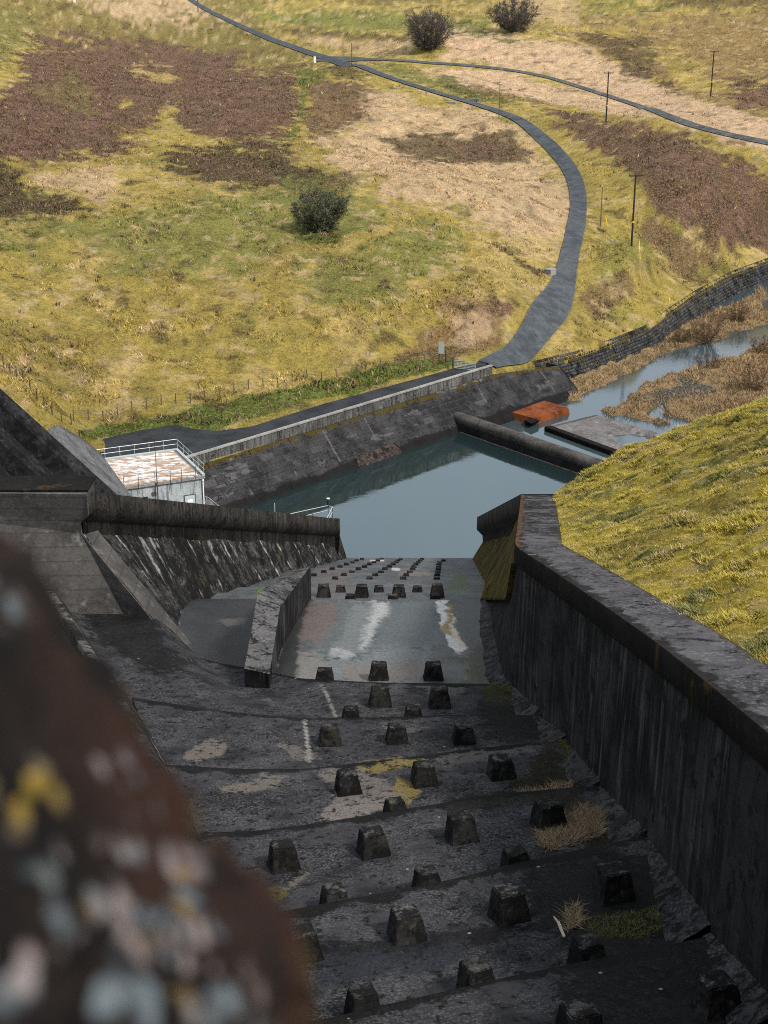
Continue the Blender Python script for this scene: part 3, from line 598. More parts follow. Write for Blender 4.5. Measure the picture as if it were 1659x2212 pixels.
# ------------------------------------------------------------------ weir, river slabs
wr = empty('weir', (W0[0], W0[1], 0)); tag(wr, 'round topped dark concrete weir closing the pond, orange stained slab behind it', 'weir')
prof = [(-1.05, 1.35), (-1., 1.62), (-.75, 1.85), (-.25, 1.95), (.25, 1.88), (.7, 1.6), (1.0, 1.1)]
rings = []
for a in np.linspace(-2.5, wl + 16, 40):
    q = W0[:2] + wu * a - wn * .6; rings.append([(q[0] + wn[0] * n, q[1] + wn[1] * n, z) for n, z in prof[:7]] + [(q[0] + wn[0] * 1.1, q[1] + wn[1] * 1.1, .6), (q[0] - wn[0] * .98, q[1] - wn[1] * .98, .9)])
part(MB().loft(rings), 'rounded_crest', M['weir'], wr, smooth=True)
q0 = W0[:2] - wu * 2.5 - wn * .6; q1 = W0[:2] + wu * (wl + 16) - wn * .6
def wq(q, n, z): return (q[0] + wn[0] * n, q[1] + wn[1] * n, z)
part(MB().hexa([wq(q0, -1.02, -2.5), wq(q1, -1.02, -2.5), wq(q1, 1.2, -2.5), wq(q0, 1.2, -2.5)], [wq(q0, -.95, 1.34), wq(q1, -.95, 1.34), wq(q1, .8, 1.0), wq(q0, .8, 1.0)]), 'wall_face', M['weirface'], wr)
part(MB().hexa([wq(q0, -1.22, -2.5), wq(q1, -1.22, -2.5), wq(q1, -1.03, -2.5), wq(q0, -1.03, -2.5)], [wq(q0, -1.2, .07), wq(q1, -1.2, .07), wq(q1, -1.03, .07), wq(q0, -1.03, .07)]), 'foot_ledge', plain('pale_waterline', (.12, .1, .085), .9, 0, .5, 2), wr)
pier_c = W0[:2] - wu * .9 - wn * .7
part(MB().hexa([(*(pier_c + wu * a - wn * b), -1.) for a, b in ((-.9, .5), (.9, .5), (.9, -.5), (-.9, -.5))], [(*(pier_c + wu * a * .6 - wn * b), 1.9) for a, b in ((-1.4, .5), (.6, .5), (.6, -.5), (-1.4, -.5))]), 'end_buttress', M['weirface'], wr, bevel=.06)
# iron stained block
oz = .2
oc = [Pz(1090, 886, oz), Pz(1168, 863, oz), Pz(1228, 880, oz), Pz(1152, 903, oz)]; cen = np.mean(np.array(oc), 0)
bq = [tuple(np.array(p) + (np.array(p) - cen) * .2) for p in oc]
rb = MB().hexa([(p[0], p[1], -2.6) for p in bq], oc).build('stained_slab', M['rust'], bevel=.03); tag(rb, 'low concrete slab stained bright orange by iron, at the foot of the wall past the weir', 'slab')
rp2 = MB().hexa([Pz(1128, 914, -2.), Pz(1150, 905, -2.), Pz(1168, 914, -2.), Pz(1150, 922, -2.)], [Pz(1132, 908, .1), Pz(1150, 901, .1), Pz(1166, 908, .1), Pz(1148, 916, .1)]).build('mossy_stub', M['edge'], bevel=.1)
tag(rp2, 'small mossy stub of concrete on the near corner of the orange slab', 'concrete stub')
az = -.32
ac = [Pz(1182, 924, az), Pz(1290, 897, az), Pz(1425, 936, az), Pz(1337, 981, az)]
NSL = 60; tt = np.linspace(0, 1, NSL); A4 = np.array(ac); G = ((A4[0][None] * (1 - tt)[:, None] + A4[1][None] * tt[:, None])[:, None] * (1 - tt)[None, :, None] + (A4[3][None] * (1 - tt)[:, None] + A4[2][None] * tt[:, None])[:, None] * tt[None, :, None])
dip = sstep(.38, .62, np.hypot((tt[None] - .86) / .42, (tt[:, None] - .55) / .5) * -1 + 1.1 + (fbm(G[..., 0] * .4, G[..., 1] * .4, 4, 3) - .5) * .9)
G[..., 2] -= dip * .5
sl = empty('river_apron', tuple(A4.mean(0))); tag(sl, 'flat grey concrete apron with kerb, standing in the river beyond the weir', 'apron')
npmesh('apron_slab', G - A4.mean(0), gridF(NSL, NSL), M['slab'], np.zeros((NSL * NSL, 4)), sl, smooth=True)
mb = MB()
def kerb(mb, a, b, w, z0, z1):
    a = np.array(a[:2]); b = np.array(b[:2]); c = (a + b) / 2; L = np.linalg.norm(b - a); return mb.obox(c, (b - a) / L, L / 2, w, z0, z1)
kerb(mb, ac[0], ac[3], .5, -2.5, az + .25); part(mb, 'kerb', M['edge'], sl, bevel=.06)
mb = MB(); kerb(mb, ac[0], ac[1], .25, -2.5, az + .012); part(mb, 'side_kerb', M['weir'], sl)

# stone pitched bank
pb_ = empty('stone_pitching', tuple(revtop[0])); tag(pb_, 'sloping bank pitched with grey stone blocks along the river past the wall', 'stone bank')
rt = resample([p[:3] for p in revtop[:7]], 150); rt[:, 2] = np.convolve(np.pad(np.clip(np.maximum(rt[:, 2], H0(rt[:, 0], rt[:, 1]) + .1), 0, 2.75), 12, 'edge'), np.ones(25) / 25, 'valid'); V = []; F = []; Cc = []
dv = np.gradient(rt[:, :2], axis=0); dv = np.stack([np.convolve(np.pad(dv[:, q_], 15, 'edge'), np.ones(31) / 31, 'valid') for q_ in (0, 1)], 1); dv /= np.linalg.norm(dv, axis=1)[:, None]; no = np.stack([dv[:, 1], -dv[:, 0]], 1)
LENR = np.r_[0, np.cumsum(np.linalg.norm(np.diff(rt[:, :2], axis=0), axis=1))]
for row in range(12):
    sx = row * .37 % .9
    while sx < LENR[-1] - 1.2:
        w = RNG.uniform(.4, .95); a0, a1 = sx + .04, sx + w - .04; sx += w
        if RNG.random() < .02: continue
        i = int(np.searchsorted(LENR, sx)); i = min(i, 148)
        t0, t1 = row / 12 + .005, (row + 1) / 12 - .005; pr = RNG.uniform(.0, .08); b = len(V)
        for lift, ins in ((-.2, 0), (pr, .05)):
            for ss, q in ((a0 + ins, t0), (a1 - ins, t0), (a1 - ins, t1 - ins * .1), (a0 + ins, t1 - ins * .1)):
                bx = np.interp(ss, LENR, rt[:, 0]); by = np.interp(ss, LENR, rt[:, 1]); bz = np.interp(ss, LENR, rt[:, 2])
                n = no[i]; off = -.2 + q * 2.9; zz_ = bz + .1 - q * (bz + 2.0)
                V.append((bx + n[0] * (off + lift * .8), by + n[1] * (off + lift * .8), zz_ + lift * .5))
        F += [(b + 4, b + 5, b + 6, b + 7), (b, b + 1, b + 5, b + 4), (b + 1, b + 2, b + 6, b + 5), (b + 2, b + 3, b + 7, b + 6), (b + 3, b, b + 4, b + 7)]
        r_ = RNG.random(); mossy = r_ < (.45 if row < 3 else .07)
        col = (.085, .065, .018, .7) if mossy else ((.12, .12, .125, .5) if r_ > .86 else (.03, .03, .034, .5 * RNG.random()))
        Cc += [col] * 8
npmesh('stone_facing', np.array(V) - np.array(pb_.location), F, M['pitch'], Cc, pb_)

# ------------------------------------------------------------------ right wall of the chute
def planez(y): return 35.9 - .267 * y
WTOP = [(8.3, -.5), (8.1, 10.), (8.0, 18.), (7.95, 22), (7.8, 25.4), (7.45, 34.4), (6.83, 42.7), (6.2, 50.2), (5.75, 55.0), (5.72, 57.5), (6.1, 61), (7.2, 71), (8.45, 82.5)]
wt = np.array(WTOP)
wtz = lambda y: 27.45 - .27 * (y - 56)
NW = 420; WTP = smoothline([(x_, y_, wtz(y_)) for x_, y_ in WTOP], NW)
tg_ = np.gradient(WTP[:, :2], axis=0); tg_ /= np.linalg.norm(tg_, axis=1)[:, None]; nr = np.stack([tg_[:, 1], -tg_[:, 0]], 1)
FT = np.stack([np.interp(WTP[:, 1], [18, 55, 59, 70, 79, 82.5], [0, 0, -.6, -1.7, -2.25, -2.4]) + WTP[:, 0], WTP[:, 1]], 1)
rw = empty('spillway_wall', (WTP[140][0], WTP[140][1], 20)); tag(rw, 'tall dark streaked concrete wall with broad grey walkway top, right side of the chute', 'spillway wall')
R0 = np.array(rw.location)
NVw = 30; tv = np.linspace(0, 1, NVw)
top = WTP.copy(); top[:, :2] += nr * .12; top[:, 2] -= .95
bot = np.stack([FT[:, 0], FT[:, 1], np.minimum(planez(FT[:, 1]) - 1.6, 40)], 1)
Gw = top[:, None] * (1 - tv)[None, :, None] + bot[:, None] * tv[None, :, None]
npmesh('wall_face', Gw - R0, gridF(NW, NVw), M['wall'], None, rw)
im = np.where(WTP[:, 1] > 57.5)[0]; tpm, btm = top[im], bot[im]; zl = np.maximum(50 - .4462 * tpm[:, 1], planez(tpm[:, 1]) - .4); kf = np.clip((tpm[:, 2] - zl) / (tpm[:, 2] - btm[:, 2]), .02, .98) * sstep(57.5, 61.5, tpm[:, 1]); bm_ = tpm + (btm - tpm) * kf[:, None]
tq = np.linspace(0, 1, 24)[None, :, None]; Gm = tpm[:, None] * (1 - tq) + bm_[:, None] * tq; Gm[..., :2] -= nr[im][:, None] * (.03 + .22 * tq); Gm[..., 2] += (fbm(Gm[..., 0] * 3, Gm[..., 2] * 3, 4, 5) - .5) * .12
Gm = np.concatenate([Gm, Gm[:, -1:] + np.r_[0, 0, -.02] + np.c_[nr[im] * .3, np.zeros(len(im))][:, None]], 1); npmesh('mossy_batter', Gm - R0, gridF(len(im), 25), M['mossbatter'], None, rw)
# fascia band with a small bevel, then the walkway top
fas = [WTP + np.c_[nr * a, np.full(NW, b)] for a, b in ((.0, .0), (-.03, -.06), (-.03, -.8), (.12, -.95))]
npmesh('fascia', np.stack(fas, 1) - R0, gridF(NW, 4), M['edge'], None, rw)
CW = 2.05; kk_ = np.linspace(0, 1, 34); topg = np.stack([WTP + np.c_[nr * (CW * k_), np.full(NW, .006 * math.sin(k_ * 3))] for k_ in kk_], 1)
X_, Y_ = topg[..., 0], topg[..., 1]; ct = np.zeros(topg.shape[:2] + (4,)); kg = kk_[None] + 0 * X_
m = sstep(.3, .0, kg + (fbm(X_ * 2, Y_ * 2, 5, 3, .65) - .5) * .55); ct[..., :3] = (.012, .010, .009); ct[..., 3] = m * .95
far = sstep(56, 64, Y_) * .8; m2 = sstep(.3, .6, fbm(X_ * 1.3, Y_ * 1.3, 5, 9, .65)) * far; ct[..., 3] = np.maximum(ct[..., 3], m2 * .8)
ru = sstep(.16, .04, kg + (fbm(X_ * 1.5, Y_ * 1.5, 4, 13) - .5) * .2) * sstep(50, 62, Y_); ct[ru > .4, :3] = (.10, .045, .012)
mg = sstep(.93, .99, kg + (fbm(X_ * 2, Y_ * 2, 4, 23) - .5) * .2); ct[mg > .5, :3] = (.06, .045, .015); ct[..., 3] = np.maximum(ct[..., 3], mg * .9)
jl = sstep(.10, .04, np.abs(Y_ - 53.6)); ct[jl > .3, :3] = (.22, .2, .17); ct[..., 3] = np.maximum(ct[..., 3], jl * .7)
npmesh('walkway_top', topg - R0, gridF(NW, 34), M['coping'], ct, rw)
mb = MB(); o1 = WTP + np.c_[nr * CW, np.zeros(NW)]; mb.loft([[tuple(o1[i]), (o1[i][0], o1[i][1], o1[i][2] - 2.5)] for i in range(0, NW, 6)], closed=False); part(mb, 'back_face', M['edge'], rw)

# haunch: rough sloping fillet where the wall meets each slab (one per step)
# ------------------------------------------------------------------ chute slabs
def lip_plane(pts):
    o = []
    for p in pts:
        if len(p) == 3: o.append(Pz(*p))
        else:
            d = ray(*p); t_ = (35.9 - CZ) / (d[2] + .267 * d[1]); o.append((d[0] * t_, d[1] * t_, CZ + d[2] * t_))
    return o
LIPS = [
 lip_plane([(640, 2900, 33.4), (1300, 2720, 33.4), (2000, 2560, 33.4)]),
 lip_plane([(600, 2470, 30.7), (829, 2400, 30.7), (1210, 2300, 30.7), (1790, 2200, 30.7)]),
 lip_plane([(560, 2236, 28.9), (829, 2170, 28.9), (1210, 2086, 28.9), (1400, 2048, 28.9), (1590, 2012, 28.9)]),
 lip_plane([(480, 1992, 27.2), (640, 1962, 27.2), (829, 1928, 27.2), (945, 1906, 27.2), (1100, 1868, 27.2), (1295, 1826, 27.2), (1385, 1808, 27.2)]),
 lip_plane([(415, 1800, 25.0), (560, 1793, 25.3), (690, 1778, 25.4), (829, 1756, 25.4), (1030, 1720, 25.4), (1180, 1706, 25.4), (1290, 1697, 25.4)]),
 lip_plane([(350, 1651, 24.), (510, 1660, 24.), (660, 1661, 24.1), (829, 1642, 24.1), (1030, 1616, 24.1), (1215, 1600, 24.1)]),
 lip_plane([(285, 1506, 21.9), (435, 1530, 22.2), (530, 1541, 22.4), (650, 1551, 22.5), (829, 1550, 22.5), (1030, 1543, 22.5), (1145, 1545, 22.5)]),
 lip_plane([(90, 1285, 18.8), (165, 1313, 18.5), (325, 1313, 18.4), (400, 1392, 17.8), (430, 1421, 17.8), (490, 1435, 18.6), (600, 1455, 20.2), (645, 1465, 20.6), (829, 1475, 20.85), (1030, 1477, 20.85), (1110, 1479, 20.85)]),
 lip_plane([(420, 1294, 14.8), (555, 1293, 14.8), (645, 1294, 14.8), (760, 1294.5, 14.8), (900, 1295, 14.8), (1075, 1295, 14.8)]),
]
LDROP = [.0, .5, .5, .5, .5, .45, .42, .35, .6]
lowrows = [1280, 1268, 1251.8, 1244.5, 1237.5, 1231.3, 1226.3, 1221.2, 1216.8, 1212.6, 1209.0, 1205]
def lowz(py):   # lower chute plane z = 14.8 - .344 (Y-79)
    d = ray(0, py); t_ = (14.8 + .344 * 79 - CZ) / (d[2] + .344 * d[1]); return CZ + d[2] * t_, d[1] * t_
LL = [Pz(420, 1294, 14.8), Pz(735, 1190, 0.)]
for py_ in lowrows:
    zz_, yy_ = lowz(py_); f = (yy_ - 79) / 42.
    LIPS.append([(-11.6 + f * 8.4, yy_, zz_), (-4 + f * 4, yy_, zz_), (7.0 + f * 1.0, yy_, zz_)]); LDROP.append(.28)
STAIN = [  # colour, alpha, edge px, outline on the slabs
 ((.17, .145, .125), .8, 9, [(400, 1640), (405, 1625), (440, 1612), (465, 1592), (490, 1602), (497, 1615), (470, 1640), (430, 1647)]),
 ((.17, .145, .125), .8, 7, [(465, 1692), (530, 1690), (590, 1672), (622, 1677), (600, 1700), (530, 1712), (480, 1710)]),
 ((.16, .14, .125), .6, 9, [(585, 1600), (640, 1606), (690, 1625), (700, 1640), (640, 1645), (600, 1618)]),
 ((.15, .135, .12), .7, 9, [(560, 1632), (575, 1690), (600, 1700), (560, 1705)]),
 ((.20, .155, .055), .75, 9, [(765, 1650), (830, 1640), (900, 1632), (935, 1640), (890, 1660), (810, 1672), (770, 1665)]),
 ((.17, .15, .135), .7, 16, [(670, 1655), (760, 1660), (800, 1680), (880, 1705), (900, 1735), (780, 1750), (690, 1772), (720, 1730), (700, 1690)]),
 ((.22, .19, .17), .7, 14, [(800, 1720), (870, 1715), (880, 1750), (760, 1765), (700, 1770), (720, 1740)]),
 ((.2, .155, .045), .7, 10, [(850, 1680), (900, 1690), (915, 1720), (890, 1745), (860, 1720)]),
 ((.13, .12, .11), .7, 14, [(910, 1632), (1060, 1612), (1190, 1602), (1180, 1622), (1040, 1645), (960, 1660)]),
 ((.15, .14, .13), .65, 12, [(895, 1475), (960, 1478), (1010, 1485), (1000, 1505), (960, 1510), (920, 1500)]),
 ((.14, .13, .12), .5, 10, [(830, 1560), (870, 1562), (950, 1565), (920, 1575), (860, 1590), (830, 1580)]),
 ((.17, .15, .12), .65, 8, [(560, 1925), (620, 1908), (660, 1880), (680, 1882), (640, 1910), (615, 1925), (570, 1960)]),
 ((.10, .085, .02), .75, 10, [(555, 1915), (610, 1905), (630, 1935), (580, 1955)]),
 ((.3, .29, .27), .8, 3, [(653, 1553), (663, 1553), (674, 1648), (664, 1648)]),
 ((.26, .25, .23), .75, 3, [(690, 1478), (700, 1478), (732, 1550), (722, 1551)]),
 ((.16, .145, .12), .7, 5, [(470, 1342), (530, 1337), (535, 1345), (510, 1352)]),
 ((.14, .12, .1), .7, 5, [(563, 1510), (595, 1510), (590, 1520)]),
 ((.008, .008, .007), .75, 40, [(160, 1312), (330, 1312), (350, 1350), (365, 1400), (420, 1430), (400, 1455), (330, 1460), (260, 1420), (190, 1370)]),
 ((.045, .033, .008), .7, 12, [(200, 1312), (290, 1310), (300, 1325), (230, 1328)]),
 ((.01, .01, .009), .9, 12, [(500, 1340), (540, 1330), (530, 1440), (500, 1440), (480, 1400)]),
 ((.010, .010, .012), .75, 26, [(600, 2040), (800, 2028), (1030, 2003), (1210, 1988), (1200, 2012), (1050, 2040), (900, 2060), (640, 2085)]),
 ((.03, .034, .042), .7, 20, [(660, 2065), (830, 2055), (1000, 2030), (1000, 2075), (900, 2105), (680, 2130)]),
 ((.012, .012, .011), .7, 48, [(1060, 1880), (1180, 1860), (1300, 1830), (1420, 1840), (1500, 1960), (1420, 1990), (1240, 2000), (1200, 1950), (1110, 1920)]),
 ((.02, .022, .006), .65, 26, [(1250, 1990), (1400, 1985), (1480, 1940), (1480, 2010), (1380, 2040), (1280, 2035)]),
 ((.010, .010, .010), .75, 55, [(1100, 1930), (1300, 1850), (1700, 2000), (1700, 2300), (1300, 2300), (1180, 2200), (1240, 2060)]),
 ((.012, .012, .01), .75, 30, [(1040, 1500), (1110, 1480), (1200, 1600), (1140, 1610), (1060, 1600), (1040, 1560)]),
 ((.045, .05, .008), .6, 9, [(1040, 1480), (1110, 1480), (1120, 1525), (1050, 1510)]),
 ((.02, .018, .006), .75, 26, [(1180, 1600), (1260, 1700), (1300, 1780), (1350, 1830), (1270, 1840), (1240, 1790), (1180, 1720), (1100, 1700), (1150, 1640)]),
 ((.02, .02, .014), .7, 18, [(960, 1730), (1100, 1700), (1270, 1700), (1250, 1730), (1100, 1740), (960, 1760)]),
]
STAIN5 = [
 ((.02, .02, .022), .8, 10, [(380, 1280), (590, 1280), (600, 1300), (590, 1470), (400, 1450)]),
 ((.15, .108, .092), .6, 37, [(650, 1296), (735, 1296), (740, 1330), (720, 1370), (680, 1400), (640, 1380)]),
 ((.085, .115, .122), .6, 23, [(735, 1296), (765, 1296), (740, 1370), (710, 1420), (690, 1400), (720, 1350)]),
 ((.17, .185, .19), .8, 30, [(765, 1296), (845, 1296), (850, 1320), (815, 1350), (790, 1400), (750, 1424), (712, 1424), (735, 1380)]),
 ((.5, .5, .49), .8, 22, [(805, 1300), (840, 1300), (838, 1325), (812, 1355), (798, 1380), (782, 1402), (776, 1390), (800, 1350)]),
 ((.42, .42, .41), .8, 9, [(712, 1408), (730, 1400), (760, 1412), (750, 1424), (718, 1424)]),
 ((.10, .12, .13), .75, 27, [(850, 1296), (940, 1296), (945, 1360), (920, 1400), (840, 1400), (800, 1395), (830, 1340)]),
 ((.17, .19, .2), .7, 34, [(800, 1400), (930, 1395), (960, 1420), (900, 1475), (640, 1475), (645, 1420), (690, 1410), (760, 1428)]),
 ((.24, .2, .17), .55, 23, [(640, 1400), (700, 1425), (720, 1470), (640, 1470)]),
 ((.22, .155, .11), .5, 27, [(740, 1440), (830, 1440), (900, 1420), (930, 1440), (900, 1470), (750, 1472)]),
 ((.75, .74, .72), 1., 5, [(942, 1297), (962, 1297), (968, 1350), (985, 1385), (1012, 1398), (990, 1412), (965, 1392), (955, 1350)]),
 ((.30, .19, .04), .9, 4, [(968, 1305), (976, 1305), (974, 1335), (985, 1350), (980, 1378), (966, 1370), (955, 1362), (962, 1345)]),
 ((.7, .62, .48), .95, 5, [(974, 1320), (983, 1345), (1000, 1392), (982, 1395), (976, 1360)]),
 ((.075, .083, .087), .85, 23, [(985, 1296), (1035, 1296), (1050, 1400), (1010, 1395), (990, 1350)]),
 ((.05, .05, .012), .75, 30, [(960, 1420), (1060, 1400), (1075, 1470), (1000, 1480), (1010, 1440), (940, 1420)]),
 ((.025, .025, .02), .75, 27, [(1020, 1400), (1060, 1380), (1085, 1478), (1030, 1478)]),
 ((.010, .010, .009), .85, 14, [(498, 1345), (545, 1325), (534, 1444), (488, 1436), (480, 1400)]),
 ((.012, .012, .012), .6, 16, [(415, 1330), (450, 1300), (462, 1380), (440, 1425), (415, 1410)]),
 ((.13, .115, .10), .7, 7, [(470, 1340), (535, 1335), (525, 1348), (490, 1352)]),
 ((.012, .012, .012), .92, 8, [(590, 1452), (640, 1300), (672, 1294), (645, 1370), (640, 1465)]),
]
STAIN6 = [((.15, .108, .098), .45, 24, [(680, 1220), (760, 1215), (760, 1285), (680, 1290)]), ((.05, .10, .014), .62, 16, [(980, 1238), (1000, 1232), (1010, 1245), (1018, 1272), (975, 1280), (965, 1270)]), ((.5, .5, .5), .9, 2, [(848, 1226), (864, 1227), (864, 1233), (845, 1233)]), ((.55, .5, .48), .8, 2, [(798, 1209), (832, 1209), (830, 1213), (800, 1213)]), ((.22, .15, .12), .5, 10, [(860, 1232), (930, 1232), (930, 1245), (860, 1245)])]
def stain(G, L, seed=0):
    x, y = G[..., 0], G[..., 1]; px, py = proj(G); c = np.zeros(G.shape[:2] + (4,)); s_ = FPX / np.maximum(np.hypot(x, y), 10)
    jx = (fbm(x * .8, y * .8, 5, 3 + seed, .62) - .5) * 1.2 * s_; jy = (fbm(x * .8, y * .8, 5, 8 + seed, .62) - .5) * .5 * s_; n = fbm(x * 3, y * 3, 4, 13, .7) - .5
    for colr, al, ed, poly in L:
        jk = .12 if ed <= 3 else 1.; d = sdpoly(px + jx * .5 * jk, py + jy * .6 * jk, poly) + n * ed * 1.6 * (.5 if ed <= 3 else 1); m = sstep(-ed * .45, ed * .45, d) * al
        a0 = c[..., 3]; a1 = m + a0 * (1 - m)
        c[..., :3] = np.where(a1[..., None] > 1e-4, (np.array(colr) * m[..., None] + c[..., :3] * (a0 * (1 - m))[..., None]) / np.maximum(a1, 1e-4)[..., None], 0); c[..., 3] = a1
    return c
ch = empty('spillway_chute', (0, 60, 18)); tag(ch, 'stepped dark concrete spillway chute running down to the pond', 'spillway'); CH0 = np.array(ch.location)
SLABS = []
for i in range(len(LIPS) - 1):
    NC = 150 if i < 8 else 90; NR = (46 if i < 7 else 70) if i < 8 else 10
    A = resample(LIPS[i], NC); B = resample(LIPS[i + 1], NC)
    if i == 7:  # slab behind the long curved lip: keep columns aligned in x
        xs = np.linspace(-12.8, 6.2, NC); a_ = np.array(LIPS[i]); o_ = np.argsort(a_[:, 0]); a_ = a_[o_]
        A = np.stack([xs, np.interp(xs, a_[:, 0], a_[:, 1]), np.interp(xs, a_[:, 0], a_[:, 2])], 1)
        b_ = np.array(LIPS[i + 1]); xb = np.linspace(-12.4, 6.3, NC); B = np.stack([xb, np.interp(xb, b_[:, 0], b_[:, 1]), np.interp(xb, b_[:, 0], b_[:, 2])], 1)
    if i == 6:
        pass
    A = A.copy(); A0 = A.copy(); A[:, 2] -= LDROP[i]
    tt = np.linspace(0, 1, NR)[None, :, None]; G = A[:, None] * (1 - tt) + B[:, None] * tt
    G[..., 2] += (fbm(G[..., 0] * .5, G[..., 1] * .5, 3, 4) - .5) * .05
    lipz = G[:, -1].copy()
    # ragged lip edge + riser below
    drop = lipz.copy(); drop[:, 2] -= LDROP[i + 1] + .3 if i + 1 < len(LDROP) else .6
    G2 = np.concatenate([G, (lipz + np.array((0, .03, -.04)))[:, None], (drop + np.array((0, .05, 0)))[:, None]], 1)
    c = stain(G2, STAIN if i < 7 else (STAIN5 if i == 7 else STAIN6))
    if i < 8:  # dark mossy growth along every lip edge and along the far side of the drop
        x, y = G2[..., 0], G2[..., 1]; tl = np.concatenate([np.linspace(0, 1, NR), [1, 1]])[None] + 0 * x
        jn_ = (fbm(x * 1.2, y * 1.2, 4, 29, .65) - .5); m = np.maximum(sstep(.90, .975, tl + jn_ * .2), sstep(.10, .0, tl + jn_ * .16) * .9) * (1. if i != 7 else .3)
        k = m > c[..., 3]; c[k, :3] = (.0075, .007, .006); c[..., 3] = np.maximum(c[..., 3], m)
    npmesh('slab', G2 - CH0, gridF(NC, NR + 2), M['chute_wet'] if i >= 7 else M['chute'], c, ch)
    SLABS.append((A, B))
# rough haunch fillets at the foot of the right wall
for i in range(1, 8):
    a, b = LIPS[i][-1], LIPS[i + 1][-1]; yA, yB = a[1] + .04, b[1] - .04; ys = np.linspace(yA, yB, 24); fx = np.interp(ys, FT[:, 1], FT[:, 0]); q = np.linspace(0, 1, 24)
    zs = (a[2] - LDROP[i]) * (1 - q) + b[2] * q; w = (.95 if i < 7 else .7) * (1 - .82 * q); hh = (.85 if i < 7 else .6) * (1 - .9 * q)
    pa = np.stack([fx - w, ys, zs - .06], 1); pb2 = np.stack([fx + (.25 if i < 7 else .9), ys, zs + hh + (0 if i < 7 else .25)], 1)
    tq = np.linspace(0, 1, 12)[None, :, None]; G = pa[:, None] * (1 - tq) + pb2[:, None] * tq; G[..., 2] += (fbm(G[..., 0] * 3, G[..., 1] * 3, 4, i) - .5) * .16
    npmesh('haunch', G - CH0, gridF(24, 12), M['haunch'], None, ch)

part(MB().box(-6, -.6, 20, 8.2, 14.5, 33.35), 'crest_sill', M['dam'], ch)
def slab_z(x, y):
    """height of the chute under a point (nearest slab)"""
    best = None
    for A, B in SLABS:
        ya = np.interp(x, A[:, 0], A[:, 1]) if A[-1, 0] > A[0, 0] else A[:, 1].mean(); yb = np.interp(x, B[:, 0], B[:, 1])
        if ya <= y <= yb:
            za = np.interp(x, A[:, 0], A[:, 2]); zb = np.interp(x, B[:, 0], B[:, 2]); return za + (zb - za) * (y - ya) / max(yb - ya, 1e-3)
    return planez(y)
def on_slab(px, py):
    d = ray(px, py); s_ = np.linspace(20, 125, 2100); prev = None
    for q in s_:
        X = d[0] / d[1] * q; Z = CZ + d[2] / d[1] * q; g = Z - slab_z(X, q)
        if g < 0: return (X, q, slab_z(X, q))
    return (0, 60, 20)

# ------------------------------------------------------------------ baffle blocks
def block_mesh(W=.9, Dp=.85, Hh=.74):
    t_ = .70; b4 = [(-W / 2, -Dp / 2, -.5), (W / 2, -Dp / 2, -.5), (W / 2, Dp / 2, -.5), (-W / 2, Dp / 2, -.5)]
    m4 = [(-W / 2, -Dp / 2, 0), (W / 2, -Dp / 2, 0), (W / 2, Dp / 2, 0), (-W / 2, Dp / 2, 0)]
    t4 = [(-W / 2 * t_, -Dp * .3, Hh), (W / 2 * t_, -Dp * .3, Hh), (W / 2 * t_, Dp * .45, Hh), (-W / 2 * t_, Dp * .45, Hh)]
    import bmesh
    mb = MB(); mb.loft([b4, m4, t4]); me = bpy.data.meshes.new('baffle_block'); me.from_pydata(mb.v, [], mb.f)
    bm = bmesh.new(); bm.from_mesh(me); bmesh.ops.recalc_face_normals(bm, faces=bm.faces)
    bmesh.ops.bevel(bm, geom=[e for e in bm.edges], offset=.035, segments=1, affect='EDGES')
    bmesh.ops.subdivide_edges(bm, edges=bm.edges[:], cuts=3, use_grid_fill=True)
    for v in bm.verts:
        q = v.co; v.co = q + v.normal * (random.random() - .55) * .04
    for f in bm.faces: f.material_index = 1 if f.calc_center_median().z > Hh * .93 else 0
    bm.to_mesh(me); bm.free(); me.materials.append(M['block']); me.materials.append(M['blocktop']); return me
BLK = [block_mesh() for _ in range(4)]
GB = 'baffle blocks down the chute'
ordn = ['first', 'second', 'third', 'fourth', 'fifth', 'sixth', 'seventh', 'eighth', 'ninth']
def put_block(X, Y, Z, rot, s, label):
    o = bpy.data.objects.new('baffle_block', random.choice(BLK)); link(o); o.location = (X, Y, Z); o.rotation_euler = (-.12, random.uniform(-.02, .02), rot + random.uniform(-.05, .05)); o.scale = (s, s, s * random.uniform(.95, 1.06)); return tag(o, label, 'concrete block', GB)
rowsB = [
 ('near the bottom edge', 18, [(1262, 2270, 98), (1560, 2205, 92)], 0),
 ('cut off by the lowest visible step', 18, [(788, 2200, 76), (1028, 2142, 76), (1262, 2092, 74)], 1),
 ('above the lowest visible step', 18, [(655, 2085, 76), (880, 2043, 76), (1104, 2001, 78), (1332, 1957, 80)], 0),
 ('half hidden behind the second step up', 17, [(727, 1968, 62), (925, 1932, 60), (1122, 1892, 60)], 1),
 ('level with the pile of straw', 16, [(612, 1888, 66), (807, 1858, 66), (1000, 1828, 68), (1190, 1800, 68)], 0),
 ('half hidden behind the stained step', 15, [(855, 1768, 50)], 1),
 ('on the yellow and cream stained slab', 13, [(752, 1722, 56), (918, 1704, 56), (1085, 1690, 58)], 0),
 ('on the dark slab beside the painted line', 6, [(712, 1616, 50), (858, 1613, 50), (1003, 1613, 50)], 0),
 ('half sunk below the short painted line', 2, [(760, 1561, 42), (892, 1562, 42)], 1),
 ('behind the three half sunk stubs', 1, [(821, 1532, 50), (950, 1536, 50)], 0),
 ('at the foot of the long wet slab', 0, [(700, 1472, 44), (818, 1474, 44), (937, 1474, 44)], 0),
]
def phrase(k, n, where, pre='dark tapered block'):
    if n == 1: return f'{pre}, the only one {where}'
    return f'{pre}, {ordn[k]} from left of {n} {where}'
